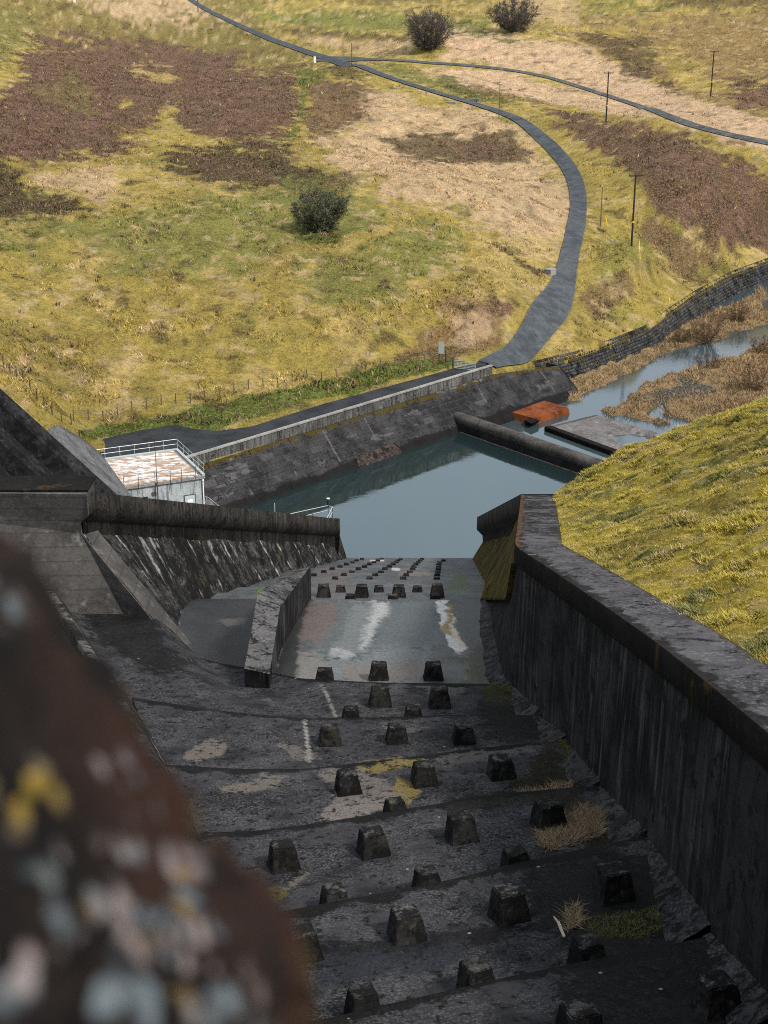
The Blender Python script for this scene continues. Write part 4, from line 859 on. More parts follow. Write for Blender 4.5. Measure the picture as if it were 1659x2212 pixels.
for where, rot, L, hid in rowsB:
    for k, (bx, by, w) in enumerate(L):
        X, Y, Z = on_slab(bx, by - 2)
        if hid:
            X, Y, Z = on_slab(bx, by - 26 if w > 60 else by - 17 )
            yl = max([v for v in (np.interp(X, A[:, 0], A[:, 1]) for A, B in SLABS) if v < Y + .6]); Y = yl + .0
        dep = Y * CT + (CZ - Z) * ST; s_ = w / FPX * dep / .9
        put_block(X, Y + .4 * s_, slab_z(X, Y + .4 * s_) + (.06 if hid else -.02), math.radians(rot), s_, phrase(k, len(L), where))
# lower chute
def low_block(px, py, sc, label):
    z_, y_ = lowz(py); d = ray(px, py); put_block(d[0] / d[1] * y_, y_ + .45, slab_z(d[0] / d[1] * y_, y_ + .45) - .03, 0, sc, label)
for k, bx in enumerate((756, 849, 941)): low_block(bx, 1292.5, .86, phrase(k, 3, 'just beyond the long wet slab', 'short mossy topped block'))
for k, bx in enumerate((699, 781, 862, 945)):
    z_, y_ = lowz(1281.5); d = ray(bx, 1279.5); X = d[0] / d[1] * (y_ - .9); put_block(X, y_ - .7, slab_z(X, y_ - .7), 0, 1.0, phrase(k, 4, 'in the tall row of the lower chute', 'tall block'))
for k, bx in enumerate((735, 819, 902)): low_block(bx, 1279, .82, phrase(k, 3, 'between the tall blocks lower down', 'low dark block'))
lowx = [(1251.8, (650, 723, 798, 871.5, 944.5)), (1244.5, (677, 742, 810.5, 878, 945)), (1237.5, (698.5, 760.5, 823, 885, 946.5)), (1231.3, (717, 774.5, 832, 892, 947.5)), (1226.3, (733.5, 787, 841, 894.5, 948.5)), (1221.2, (748, 798.5, 849, 898.5, 949)), (1216.8, (761, 808, 856, 904, 949.5)), (1212.6, (770, 816, 860, 908, 958.5)), (1209, (782, 824.5, 866, 912))]
for r_, (py_, xs) in enumerate(lowx):
    for k, bx in enumerate(xs):
        low_block(bx, py_ + .5, .62 if r_ < 6 else .56, f'small distant block, {ordn[k]} from left in {ordn[r_]} row beyond the tall blocks')

# ------------------------------------------------------------------ dividing pier on the chute
pr = empty('dividing_pier', Pz(580, 1450, 20)); tag(pr, 'angled concrete dividing pier with lichen grey top standing on the chute', 'pier')
nL, nR = Py(528, 1444, 57.6), Py(582, 1456, 57.0)
kL, kR = Py(557, 1282, 66.2), Py(605, 1311, 65.4)
fL, fR = Py(617, 1234, 79.3), Py(671, 1223, 79.6)
def dn(p, z): return (p[0], p[1], z)
T = [nL, kL, fL, fR, kR, nR]
mb = MB(); mb.poly([nL, nR, kR, kL]); mb.poly([kL, kR, fR, fL]); part(mb, 'pier_top', M['piertop'], pr)
npt = [np.array(p) for p in (nL, kL, fL, fR, kR, nR)]
mb = MB(); lows = [17., 14., 11., 11., 14., 17.]
for i in range(6):
    j = (i + 1) % 6; mb.poly([npt[i] - (0, 0, .012), npt[j] - (0, 0, .012), dn(npt[j], lows[j]), dn(npt[i], lows[i])])
part(mb, 'pier_side', M['wall'], pr)

# ------------------------------------------------------------------ left wall of the chute
A_ = np.array(Py(190, 1062, 70)); B2 = np.array(Py(733, 1121, 118))
lw = empty('left_spillway_wall', tuple(A_)); tag(lw, 'long streaked concrete wall with overhanging parapet on the left of the lower chute', 'spillway wall'); L0 = np.array(lw.location)
ld = (B2 - A_)[:2]; ldl = np.linalg.norm(ld); ld /= ldl; ln = np.array((ld[1], -ld[0]))
NA = 300; ta = np.linspace(0, 1, NA); top = A_[None] * (1 - ta)[:, None] + B2[None] * ta[:, None]
foot = resample([(-9.9, 66.0, 17.0), (-10.6, 72, 15.2), (-11.0, 79, 13.8), (-3.1, 120.8, -.9)], NA)
foot = np.stack([np.interp(ta, [0, .14, .24, 1], [-9.9, -10.6, -10.9, -3.1]), np.interp(ta, [0, .14, .24, 1], [65.8, 73, 80, 121]), np.interp(ta, [0, .14, .24, 1], [16.9, 15.0, 13.2, -.9])], 1)
def prof_at(n, dz): return top + np.c_[np.tile(ln * n, (NA, 1)), np.full(NA, dz)]
p_out, p_in, p_lo, p_un, p_v = prof_at(-.45, 0), prof_at(0, 0), prof_at(.02, -1.2), prof_at(-.5, -1.75), prof_at(-.55, -2.35)
npmesh('parapet', np.stack([prof_at(-.45, -4), p_out, p_in, p_lo, p_un], 1) - L0, gridF(NA, 5), M['parapet'], None, lw)
NB = 40; tb = np.linspace(0, 1.12, NB); Gb = np.concatenate([p_un[:, None] + np.array((0, 0, 0)), p_v[:, None] * (1 - tb)[None, :, None] + foot[:, None] * tb[None, :, None]], 1)
Gb[..., 2] += (fbm(ta[:, None] * 90 + 0 * Gb[..., 0], np.r_[0, tb][None] * 6 + 0 * Gb[..., 0], 3, 2) - .5) * .12
pn_ = (np.floor((ta * ldl) / 4.1 + .5) % 2) * .12; Gb[:, 2:, :2] += (ln[None] * pn_[:, None])[:, None]
sA = ta[:, None] * ldl + 0 * Gb[..., 0]; tB = np.r_[0, tb][None] + 0 * Gb[..., 0]
cb = np.zeros(Gb.shape[:2] + (4,)); js = np.abs((sA % 4.1) - 2.05)
m = sstep(1.85, 2.0, js + (fbm(sA * .8, tB * 5, 4, 4) - .5) * .35) * sstep(.42, .56, fbm(sA * .9, tB * 3, 4, 7)); cb[..., :3] = (.42, .41, .40); cb[..., 3] = m
fs = sstep(.58, .68, fbm(sA * 1.6, tB * 1.6, 5, 17, .62)) * .55; cb[(fs > cb[..., 3]), :3] = (.11, .108, .105); cb[..., 3] = np.maximum(cb[..., 3], fs)
fy = sstep(.64, .72, fbm(sA * .5, tB * 2, 4, 37)) * .6; cb[(fy > cb[..., 3]), :3] = (.06, .05, .012); cb[..., 3] = np.maximum(cb[..., 3], fy)
far = sstep(14, 30, sA) * .35; cb[(far > cb[..., 3]), :3] = (.07, .07, .072); cb[..., 3] = np.maximum(cb[..., 3], far)
wts = sstep(.62, .68, fbm(sA * 2.2, tB * .8, 4, 57)) * sstep(.75, .2, tB) * .75 * sstep(40, 10, sA); cb[(wts > cb[..., 3]), :3] = (.3, .29, .285); cb[..., 3] = np.maximum(cb[..., 3], wts)
npmesh('battered_face', Gb - L0, gridF(NA, NB + 1), M['batter'], cb, lw)
mb = MB()  # end block facing the camera
y70 = 70.; prf = [(-34, 25.0), (A_[0], A_[2] - .004), (A_[0] + .0, A_[2] - 1.2), (A_[0] - .5, A_[2] - 1.75), (A_[0] - .55, A_[2] - 2.35), (foot[0][0] - .02, foot[0][2]), (foot[0][0], 12.), (-34, 12.)]
def fy_(x_): return 70 - max(0, (x_ - A_[0] + .55)) * (4.2 / 6.)
mb.loft([[(x_, fy_(x_) - .02, z_) for x_, z_ in prf], [(x_ - .02, fy_(x_) + 2.2, z_ - .02) for x_, z_ in prf]]); part(mb, 'end_block', M['endwall'], lw)
mb = MB().box(-34, 69.9, 24.99, A_[0] + .02, 72.2, 25.09); part(mb, 'mossy_top', M['edge'], lw)
Bq = B2; mb = MB()
e0 = [tuple(p_out[-1]), tuple(p_in[-1]), tuple(p_lo[-1]), tuple(p_un[-1]), tuple(p_v[-1]), tuple(foot[-1]), (foot[-1][0] - 3, foot[-1][1] + .3, -2), tuple(p_out[-1] - np.array((0, 0, 7)))]
mb.loft([e0, [(p[0] + ld[0] * .12, p[1] + ld[1] * .12, p[2]) for p in e0]]); part(mb, 'end_face', M['parapet'], lw)
mb = MB(); kb = [top[-1] + np.r_[-ln * .5, 0], top[-1] + np.r_[-ln * 3.2, 0], top[-1] + np.r_[-ln * 3.2 - ld * 5, 0], top[-1] + np.r_[-ld * 5 - ln * .5, 0]]
mb.hexa([(p[0], p[1], B2[2] - .9) for p in kb], [(p[0], p[1], B2[2] - .3) for p in kb]); part(mb, 'end_platform', M['weir'], lw)
# platform strip behind this wall, down to the valve house
tag(MB().poly([(-40, 112, 1.45), (-24, 106, 1.45), (-17.2, 124, 1.45), (-15.6, 129.2, 1.45), (-17.6, 134, 1.45), (-40, 150, 1.45)]).build('yard', M['apron']), kind='structure')

# ------------------------------------------------------------------ right lower wall (beyond the walkway)
C1 = np.array((8.45, 82.6, wtz(82.5))); C2 = np.array(Py(1031, 1117, 117.5))
r2 = empty('lower_right_wall', tuple(C1)); tag(r2, 'mossy battered wall with parapet at the right foot of the lower chute', 'spillway wall'); Q0 = np.array(r2.location)
top = C1[None] * (1 - ta)[:, None] + C2[None] * ta[:, None]; rd = (C2 - C1)[:2]; rd /= np.linalg.norm(rd); ln2 = np.array((-rd[1], rd[0]))
foot2 = np.stack([np.interp(ta, [0, 1], [5.95, 7.2]), np.interp(ta, [0, 1], [78.8, 120.3]), np.interp(ta, [0, 1], [13.4, -1.2])], 1)
def prof2(n, dz): return top + np.c_[np.tile(ln2 * n, (NA, 1)), np.full(NA, dz)]
npmesh('parapet', np.stack([prof2(-2.4, -3), prof2(-2.4, 0), prof2(0, 0), prof2(.02, -1.2), prof2(-.5, -1.75), prof2(-.55, -2.4)], 1) - Q0, gridF(NA, 6), M['parapet'], None, r2)
tb = np.linspace(0, 1.1, NB); pv = prof2(-.55, -2.4)
Gb = pv[:, None] * (1 - tb)[None, :, None] + foot2[:, None] * tb[None, :, None]; Gb[..., 2] += (fbm(ta[:, None] * 60 + 0 * Gb[..., 0], tb[None] * 6 + 0 * Gb[..., 0], 3, 6) - .5) * .18
npmesh('battered_face', Gb - Q0, gridF(NA, NB), M['mossbatter'], None, r2)
mb = MB(); e0 = [tuple(prof2(-2.4, 0)[-1]), tuple(prof2(0, 0)[-1]), tuple(prof2(.02, -1.2)[-1]), tuple(prof2(-.5, -1.75)[-1]), tuple(pv[-1]), tuple(foot2[-1]), (foot2[-1][0] + 5, foot2[-1][1], -2)]
mb.loft([e0, [(p[0] + rd[0] * .1, p[1] + rd[1] * .1, p[2]) for p in e0]]); part(mb, 'end_face', M['parapet'], r2)
mb = MB()  # step where battered wall meets the vertical one, above the long slab's lip
mb.hexa([(5.7, 78.4, 12.5), (8.2, 79.2, 12.5), (8.6, 82.9, 12.5), (6.2, 82.9, 12.5)], [(5.8, 78.6, 14.9), (7.2, 79.0, 15.4), (8.3, 82.6, 17.5), (6.4, 82.4, 14.5)]); part(mb, 'toe_step', M['mossbatter'], r2)

# ------------------------------------------------------------------ low side wall left of the upper chute
cf = [Pz(165, 1322, 18.3), Pz(230, 1425, 19.8), Pz(300, 1518, 21.6), Pz(375, 1655, 23.7), Pz(440, 1792, 25.0), Pz(530, 1960, 27.1), Pz(640, 2230, 28.8), Pz(760, 2500, 31)]
ctp = [Pz(110, 1268, 19.9), Pz(172, 1362, 21.4), Pz(240, 1460, 23.), Pz(320, 1600, 25.1), Pz(395, 1755, 26.6), Pz(470, 1920, 28.6), Pz(570, 2230, 30.4), Pz(690, 2500, 32.6)]
cw = empty('side_wall', cf[3]); tag(cw, 'low dark side wall with white streaks between the near rubble parapet and the chute', 'side wall')
gl = np.array([(-34, 69.5, 18.2), (-40, 50, 22), (-40, 30, 27), (-40, -.6, 34)]); gr_ = resample(ctp + [(-4.6, -.6, 36.)], 40); gl = resample([tuple(p) for p in gl], 40); tq = np.linspace(0, 1, 12)[None, :, None]
G = gr_[:, None] * (1 - tq) + gl[:, None] * tq; G[..., 2] -= .25; tag(npmesh('abutment_ground', G, gridF(40, 12), M['dam']), kind='structure')
a_ = resample(cf, 80); b_ = resample(ctp, 80); a_[:, 2] -= .4; tq = np.linspace(0, 1, 24)[None, :, None]; G = a_[:, None] * (1 - tq) + b_[:, None] * tq
b3 = b_ + np.array((-.5, .1, .05)); b4 = b_ + np.array((-.6, .1, -4)); G = np.concatenate([G, b3[:, None], b4[:, None]], 1)
sg_ = np.linspace(0, 1, 80)[:, None] * 60 + 0 * G[..., 0]; tg2 = np.r_[np.linspace(0, 1, 24), 1, 1][None] + 0 * sg_
cb = np.zeros(G.shape[:2] + (4,)); m = sstep(.56, .66, fbm(sg_ * .25 + tg2 * 2.5, tg2 * 5, 4, 3)) * .75 * sstep(44, 30, sg_); cb[..., :3] = (.26, .245, .225); cb[..., 3] = m
npmesh('side_wall_face', G - np.array(cw.location), gridF(80, 26), M['batter'], cb, cw)

# ------------------------------------------------------------------ dam at the left
dm = empty('dam', (-30, 100, 10)); tag(dm, 'dark ribbed concrete dam face rising at the left edge', 'dam'); D0 = np.array(dm.location)
def dpt(y_, s_, off=0.):   # point at slope distance; s_ = height above z=5
    z_ = 4 + s_; x_ = -18.0 - (z_ - 5.0) * .97; return (x_ + off * .7, y_, z_ + off * .7)
mb = MB(); 
for y0, y1 in ((78, 111),):
    mb.hexa([dpt(y0, -6, -1.3), dpt(y1, -6, -1.3), (-75, y1, -2), (-75, y0, -2)], [dpt(y0, 47, -1.3), dpt(y1, 47, -1.3), (-75, y1, 51), (-75, y0, 51)])
part(mb, 'dam_face', M['dam'], dm)
for k_, y0 in enumerate((109.6, 103.8, 98., 92.2, 86.4, 80.6)):
    mb = MB(); ring = []
    for s_ in np.linspace(-6, 47, 12):
        p = [dpt(y0 - .1, s_, -1.5), dpt(y0 + .25, s_, .0), dpt(y0 + .6, s_, .35), dpt(y0 + 1.9, s_, .35), dpt(y0 + 2.25, s_, .0), dpt(y0 + 2.4, s_, -1.5)]; ring.append(p)
    mb.loft(ring); part(mb, 'buttress', M['dam'], dm)
mb = MB().box(-60, -8, 20, 14, -.6, 49.); part(mb, 'unseen_sky_blocker', M['dam'], dm)  # unseen mass behind the camera, added to keep sky light off the near chute
V = []; arc = smoothline([dpt(112.1, 11.2, -.1), Py(124, 919, 118), Py(150, 931, 120.5), Py(190, 956, 123), Py(228, 992, 124.5), Py(240, 1030, 125)], 30); inn = resample([dpt(112.05, 11, -.3), dpt(112.05, 5, -.3), dpt(112.05, 0, -.3)], 30)
tq = np.linspace(0, 1, 10)[None, :, None]; G = inn[:, None] * (1 - tq) + arc[:, None] * tq; 
G = np.concatenate([G, (arc - np.array((0, 0, 6.)))[:, None]], 1)
apn = npmesh('abutment_apron', G, gridF(30, 11), M['apron'], None, smooth=True); tag(apn, 'pale smooth curved concrete apron at the end of the dam', 'apron')

# ------------------------------------------------------------------ valve house
RZ = 5.6
c_fl, c_fr, c_br, c_bl = [np.array(Pz(*p, RZ)[:2]) for p in ((240, 1055), (435, 1027), (378, 974), (193, 1007))]
eu = (c_fr - c_fl); eL = np.linalg.norm(eu); eu /= eL; ev = np.array((-eu[1], eu[0])); eW = 8.4
vh = empty('valve_house', (*((c_fl + c_fr) / 2 + ev * 4.2), 1.45)); tag(vh, 'small pale concrete valve house with white flat roof and railing, below the dam', 'building')
def bq_(a, b, z): q = c_fl + eu * a + ev * b; return (q[0], q[1], z)
def bbox(mb, a0, b0, z0, a1, b1, z1): return mb.hexa([bq_(a0, b0, z0), bq_(a1, b0, z0), bq_(a1, b1, z0), bq_(a0, b1, z0)], [bq_(a0, b0, z1), bq_(a1, b0, z1), bq_(a1, b1, z1), bq_(a0, b1, z1)])
mb = MB(); bbox(mb, .05, .05, 1.0, eL - .05, eW, RZ - .32); part(mb, 'wall', M['bwall'], vh)
mb = MB(); bbox(mb, -.15, -.12, RZ - .318, eL + .35, eW + .35, RZ - .04); rf = part(mb, 'roof', M['palecoping'], vh, bevel=.02)
mb = MB(); bbox(mb, .0, .02, RZ - .038, eL - .25, eW - .1, RZ + .03); part(mb, 'roof_sheet', M['roof'], vh)
mb = MB(); bbox(mb, -.15, eW + .0, RZ - .036, eL + .35, eW + .34, RZ + .14); bbox(mb, eL + .05, -.1, RZ - .036, eL + .34, eW - .01, RZ + .14); part(mb, 'gutter', M['grey'], vh)
mb = MB(); bbox(mb, eL - 1.75, -.03, 1.45, eL - .75, .048, 3.75); dr_ = part(mb, 'door', M['door'], vh)
mb = MB(); bbox(mb, eL - 1.83, -.015, 1.45, eL - 1.752, .048, 3.83); bbox(mb, eL - .748, -.015, 1.45, eL - .67, .048, 3.83); bbox(mb, eL - 1.752, -.015, 3.752, eL - .748, .048, 3.83); f_ = mb; f_.v = [(p[0] - vh.location[0], p[1] - vh.location[1], p[2] - vh.location[2]) for p in f_.v]; f_.build('frame', M['darksteel'], dr_)
mb = MB(); bbox(mb, eL - 1.5, -.04, 3.05, eL - 1.0, -.032, 3.35); mb.v = [(p[0] - vh.location[0], p[1] - vh.location[1], p[2] - vh.location[2]) for p in mb.v]; mb.build('notice', M['paper'], dr_)
def wbox(a0, z0, a1, z1, nm, mat):
    mb = MB(); bbox(mb, a0, -.02, z0, a1, .048, z1); return part(mb, nm, mat, vh)
wv = wbox(2.75, 3.2, 3.45, 4.25, 'window', M['dark'])
for aa in (3.28, 3.52, 3.76, 4.0): 
    mb = MB(); bbox(mb, 2.78, -.05, aa, 3.42, -.022, aa + .05); mb.v = [(p[0] - vh.location[0], p[1] - vh.location[1], p[2] - vh.location[2]) for p in mb.v]; mb.build('slat', M['darksteel'], wv)
wbox(1.95, 4.0, 2.45, 4.35, 'vent', M['darksteel']); wbox(3.85, 4.25, 4.3, 4.6, 'vent', M['darksteel'])
mb = MB(); mb.tube(bq_(eL + .12, -.02, 1.4), bq_(eL + .12, -.02, RZ - .34), .07); mb.tube(bq_(eL + .12, -.02, RZ - .55), bq_(eL + .12, -.02, RZ - .33), .12); part(mb, 'drainpipe', M['white'], vh)
mb = MB(); mb.tube(bq_(eL + .3, .5, 1.4), bq_(eL + .3, .5, RZ - .34), .05); part(mb, 'conduit', M['steel'], vh)
mb = MB()
mb.tube(bq_(4.35, -.25, 3.0), bq_(4.35, -.25, RZ + .9), .05); mb.tube(bq_(4.35, -.25, RZ + .9), bq_(4.35, -.25, RZ + 6.2), .035, .02); part(mb, 'aerial_mast', M['darksteel'], vh)
RH = RZ + 1.1; rl = [bq_(-1.6, eW + .3, RH), bq_(eL + .3, eW + .3, RH), bq_(eL + .3, -.1, RH)]
rail = empty('x'); bpy.data.objects.remove(rail)
mb = MB().path([(p[0], p[1], p[2]) for p in rl], .028); r_top = part(mb, 'top_rail', M['steel'], vh)
mb = MB().path([(p[0], p[1], p[2] - .5) for p in rl], .025); part(mb, 'mid_rail', M['steel'], vh)
for a in (0.2, 1.7, 3.2, 4.7, 6.2, 7.7): part(MB().tube(bq_(a, eW + .3, RZ - .1), bq_(a, eW + .3, RH), .025), 'rail_post', M['steel'], vh)
for b in (eW + .2, 6.6, 5., 3.4, 1.8, .2): part(MB().tube(bq_(eL + .3, b, RZ - .1), bq_(eL + .3, b, RH), .025), 'rail_post', M['steel'], vh)
fr_ = [bq_(.6, -.14, RZ + .85), bq_(eL + .3, -.1, RH - .05)]
part(MB().path([bq_(.6, -.14, RZ + 1.0), bq_(eL + .3, -.12, RZ + 1.05)], .018), 'front_rail', M['darksteel'], vh)
part(MB().path([bq_(.6, -.14, RZ + .5), bq_(eL + .3, -.12, RZ + .55)], .016), 'front_rail', M['darksteel'], vh)
for a in (1.2, 2.6, 4.2, 5.7, 6.8, 8.2): part(MB().tube(bq_(a, -.14, RZ - .9), bq_(a, -.14, RZ + 1.0), .028), 'rail_post', M['darksteel'], vh)
yb = empty('yellow_bollard', bq_(5.35, -1.2, 1.45)); tag(yb, 'yellow post in front of the pale valve house wall', 'post')
part(MB().tube(bq_(5.35, -1.2, 1.45), bq_(5.35, -1.2, 3.05), .15, .15, 10), 'post', M['yellow'], yb); part(MB().tube(bq_(5.35, -1.2, 3.052), bq_(5.35, -1.2, 3.14), .15, .07, 10), 'cap', M['yellow'], yb)
st = empty('stair_handrail', bq_(eL + .9, .5, 1.45)); tag(st, 'thin pipe handrail of the small stair beside the valve house', 'handrail')
sp = [Pz(443, 1072, 2.6), Pz(452, 1076, 2.6), Pz(474, 1094, 1.4)]
part(MB().path(sp, .03), 'top_rail', M['steel'], st); 
for p in ((446, 1073, 2.55), (458, 1081, 2.2), (470, 1091, 1.6)):
    q = Pz(*p); part(MB().tube(q, (q[0], q[1], q[2] - 1.1), .025), 'rail_post', M['steel'], st)

# ------------------------------------------------------------------ guard railing at the end of the left wall
gr = empty('guard_railing', Py(700, 1110, 117)); tag(gr, 'pale pipe guard railing with dark green lamp box on the end of the left wall', 'railing')
gt = [Py(618, 1112, 113.5), Py(709, 1092, 120.0), Py(718, 1095.5, 119.2), Py(706, 1120, 116.8)]; gm = [Py(640, 1119, 115.2), Py(709, 1102, 120.0), Py(718, 1106, 119.2), Py(711, 1120, 117.4)]
part(MB().path(gt, .035), 'top_rail', M['steel'], gr); part(MB().path(gm, .03), 'mid_rail', M['steel'], gr)
for p in ((640, 1107, 115.2), (675, 1099, 117.6), (709, 1091, 120), (718, 1095, 119.2)):
    q = Py(*p); part(MB().tube(q, (q[0], q[1], q[2] - 1.9), .03), 'rail_post', M['darksteel'], gr)
q = Py(709, 1089, 120); part(MB().tube((q[0], q[1], q[2] - .1), (q[0], q[1], q[2] + .52), .14, .15, 12), 'lamp_box', M['green'], gr); part(MB().tube((q[0], q[1], q[2] + .523), (q[0], q[1], q[2] + .57), .16, .14, 12), 'lamp_cap', M['white'], gr)
q = Py(593, 1088, 112); gp = MB().tube((q[0], q[1], q[2] - 2.2), q, .045).build('marker_pole', M['steel']); tag(gp, 'thin bare metal pole rising behind the left wall before the railing', 'pole')

# ------------------------------------------------------------------ fence, gate, sign
def gpt(px, py): return tuple(drape([(px, py)])[0])
fl1 = smoothline([(160, 917), (240, 905), (330, 885), (420, 866), (520, 845), (600, 831), (660, 822), (740, 810), (820, 796), (900, 783), (948, 775)], 26)
fD = drape(fl1); fD[:, 2] = H(fD[:, 0], fD[:, 1])[0]
fe = empty('wire_fence', tuple(fD[0])); tag(fe, 'long post and wire fence along the green verge above the service road', 'fence')
for p in fD: part(MB().tube((p[0], p[1], p[2] - .3), (p[0] + random.uniform(-.05, .05), p[1], p[2] + 1.2), .065, .06, 6), 'post', M['wood'], fe)
for k_, h_ in enumerate((.35, .7, 1.1)): part(MB().path([(p[0], p[1], p[2] + h_) for p in fD], .011, 4), 'wire', M['darksteel'], fe)
fl2 = smoothline([(-60, 720), (0, 775), (30, 810), (60, 845), (90, 880), (118, 905), (155, 922)], 14); fD = drape(fl2); fD[:, 2] = H(fD[:, 0], fD[:, 1])[0]
fe = empty('wire_fence', tuple(fD[0])); tag(fe, 'post and wire fence climbing the hill beside the dark dam', 'fence')
for p in fD: part(MB().tube((p[0], p[1], p[2] - .3), (p[0], p[1], p[2] + 1.25), .07, .065, 6), 'post', M['wood'], fe)
for h_ in (.4, .8, 1.15): part(MB().path([(p[0], p[1], p[2] + h_) for p in fD], .011, 4), 'wire', M['darksteel'], fe)
def gate(name, a, b, label, bars=6, mat='steel', brace=True, h=1.15):
    a = np.array(a); b = np.array(b); g = empty(name, tuple(a)); tag(g, label, 'gate'); up = np.array((0, 0, 1.))
    for k_ in range(bars): part(MB().tube(a + up * (.15 + k_ * h / bars), b + up * (.15 + k_ * h / bars), .028), 'bar', M[mat], g)
    for p in (a, b, (a + b) / 2): part(MB().tube(p + up * .1, p + up * (h + .02), .03), 'upright', M[mat], g)
    if brace: part(MB().tube(a + up * .15, b + up * (h * .85), .025), 'brace', M[mat], g)
    part(MB().tube(a - (b - a) / np.linalg.norm(b - a) * .16 - up * .2, a - (b - a) / np.linalg.norm(b - a) * .16 + up * 1.5, .09, .09, 8), 'gate_post', M['wood'] if mat == 'wood' else M['darksteel'], g)
    return g
gA, gB, gC = Pz(964, 783, 5.2), Pz(981, 797, 5.05), Pz(1027, 802, 5.05)
gate('field_gate', gA, gB, 'weathered wooden hurdle gate beside the grey sign board', 5, 'wood')
gate('metal_gate', gB, gC, 'pale tubular metal gate across the service road')
sg2 = empty('sign_board', Pz(953, 784, 5.3)); tag(sg2, 'plain grey board on posts at the gate, seen from behind', 'sign'); q = np.array(sg2.location)
part(MB().hexa([q + (-.36, 0, 1.2), q + (.36, -.15, 1.2), q + (.36, -.11, 1.2), q + (-.36, .04, 1.2)], [q + (-.36, 0, 2.6), q + (.36, -.15, 2.6), q + (.36, -.11, 2.6), q + (-.36, .04, 2.6)]), 'panel', M['grey'], sg2)
for dx in (-.22, .22): part(MB().tube(q + (dx, .06 - dx * .2, -.2), q + (dx, .06 - dx * .2, 2.5), .04), 'post', M['darksteel'], sg2)
st_ = MB().tube(Pz(944, 789, 5.2), Pz(957, 781, 6.0), .06).build('strut', M['wood']); tag(st_, 'slanting pale timber strut leaning at the grey board', 'strut')

# ------------------------------------------------------------------ poles
def pole(px, py, topy, label, cross=True, lean=0., r=.17, stay=None, tx=None):
    b = np.array(gpt(px, py)); b[2] = H(np.array([b[0]]), np.array([b[1]]))[0][0]
    dep = b[1] * CT + (CZ - b[2]) * ST; h = (py - topy) / FPX * dep / .965
    p = empty('power_pole' if cross else 'short_pole', tuple(b)); tag(p, label, 'pole', 'wooden poles across the valley')
    up = np.array((lean * h, 0, h)); part(MB().tube(b - (0, 0, .5), b + up, r, r * .7, 8), 'shaft', M['polewood'] if cross else M['wood'], p)
    if cross:
        c = b + up * .985; u = np.array((.96, .28, 0)); part(MB().hexa([c + u * a - (0, d_, .09) for a, d_ in ((-1.2, .18), (1.2, .18), (1.2, .08), (-1.2, .08))], [c + u * a - (0, d_, -.09) for a, d_ in ((-1.2, .18), (1.2, .18), (1.2, .08), (-1.2, .08))]), 'crossarm', M['polewood'], p)
        for a in (-1.05, 0, 1.05): part(MB().tube(c + u * a + (0, -.12, .09), c + u * a + (0, -.12, .4), .07, .05, 8), 'insulator', M['insul'], p)
        part(MB().tube(b + up * .33, b + up * .35, r * .95 + .02, r * .95 + .02, 8), 'warning_band', M['yellow'], p)
    if stay is not None:
        s_ = np.array(gpt(*stay)); part(MB().tube(s_, b + up * .9, .015, n=4), 'stay_wire', M['darksteel'], p); d_ = (b + up * .9 - s_); part(MB().tube(s_ + d_ * .01, s_ + d_ * (.25), .05, n=6), 'stay_guard', M['yellow'], p)
    return p
pole(1364, 532, 386, 'tall dark power pole with crossarm nearest the road bend', stay=(1383, 562))
pole(1309, 264, 164, 'tall power pole with crossarm standing between the two roads')
pole(1535, 208, 116, 'power pole with crossarm standing on the far brown slope at right')
pole(1297, 489, 408, 'thin short pole on the yellow grass left of the tall pole', False, r=.1)
pole(1078, 256, 187, 'thin grey pole at the edge of the road on the bend', False, r=.11)
pole(760, 145, 96, 'thin pole beside the fork of the two roads', False, r=.13)
pole(428, 28, -30, 'dark pole beside the road at the top of the picture', False, r=.2)
q = gpt(1314, 565); 
def gstk(px, py, tpx, tpy, label):
    a = np.array(gpt(px, py)); b = np.array(Py(tpx, tpy, a[1] + .3)); o = MB().tube(a - (0, 0, .1), b, .055, n=6).build('stay_guard', M['yellow']); tag(o, label, 'marker')
gstk(1312, 490, 1308, 466, 'slim yellow stay marker leaning beside the thin short pole')
gstk(1232, 249, 1248, 230, 'yellow stay marker leaning far to the right below the upper road')
# white posts
for px, py, h_, lab in ((680, 136, 13, 'short white marker post beside the road fork'), (161, 5, 12, 'white post on the hill at the top left')):
    b = np.array(gpt(px, py)); hh_ = h_ / FPX * b[1]; w_ = .35 * hh_
    o = MB().hexa([b + (-w_ / 2, -.2, -.3), b + (w_ / 2, -.2, -.3), b + (w_ / 2, .2, -.3), b + (-w_ / 2, .2, -.3)], [b + (-w_ / 2, -.2, hh_), b + (w_ / 2, -.2, hh_), b + (w_ / 2, .2, hh_ * .93), b + (-w_ / 2, .2, hh_ * .93)]).build('marker_post', M['white'], bevel=.03); tag(o, lab, 'post')
# stones and little concrete bits
def stone(px, py, wpx, label, nm='boulder', mat='stone', flat=.6):
    import bmesh
    b = np.array(gpt(px, py)); s_ = wpx / FPX * b[1]; bm = bmesh.new(); bmesh.ops.create_icosphere(bm, subdivisions=3, radius=.5)
    off = random.random() * 50
    for v in bm.verts:
        n = float(fbm(np.array([v.co.x * 2.5 + off]), np.array([v.co.y * 2.5 + v.co.z * 1.7]), 3, 3)[0]); v.co *= .7 + .7 * n; v.co.z *= flat
    me = bpy.data.meshes.new(nm); bm.to_mesh(me); bm.free(); me.materials.append(M[mat]); o = link(bpy.data.objects.new(nm, me)); o.location = b + (0, 0, .05 * s_); o.scale = (s_, s_, s_); o.rotation_euler = (0, 0, random.random() * 6); return tag(o, label, 'stone')
stone(538, 463, 14, 'grey flat boulder on the grass left of the dark bush')
stone(131, 960 - 34, 9, 'pale stone by the fence corner near the dam')
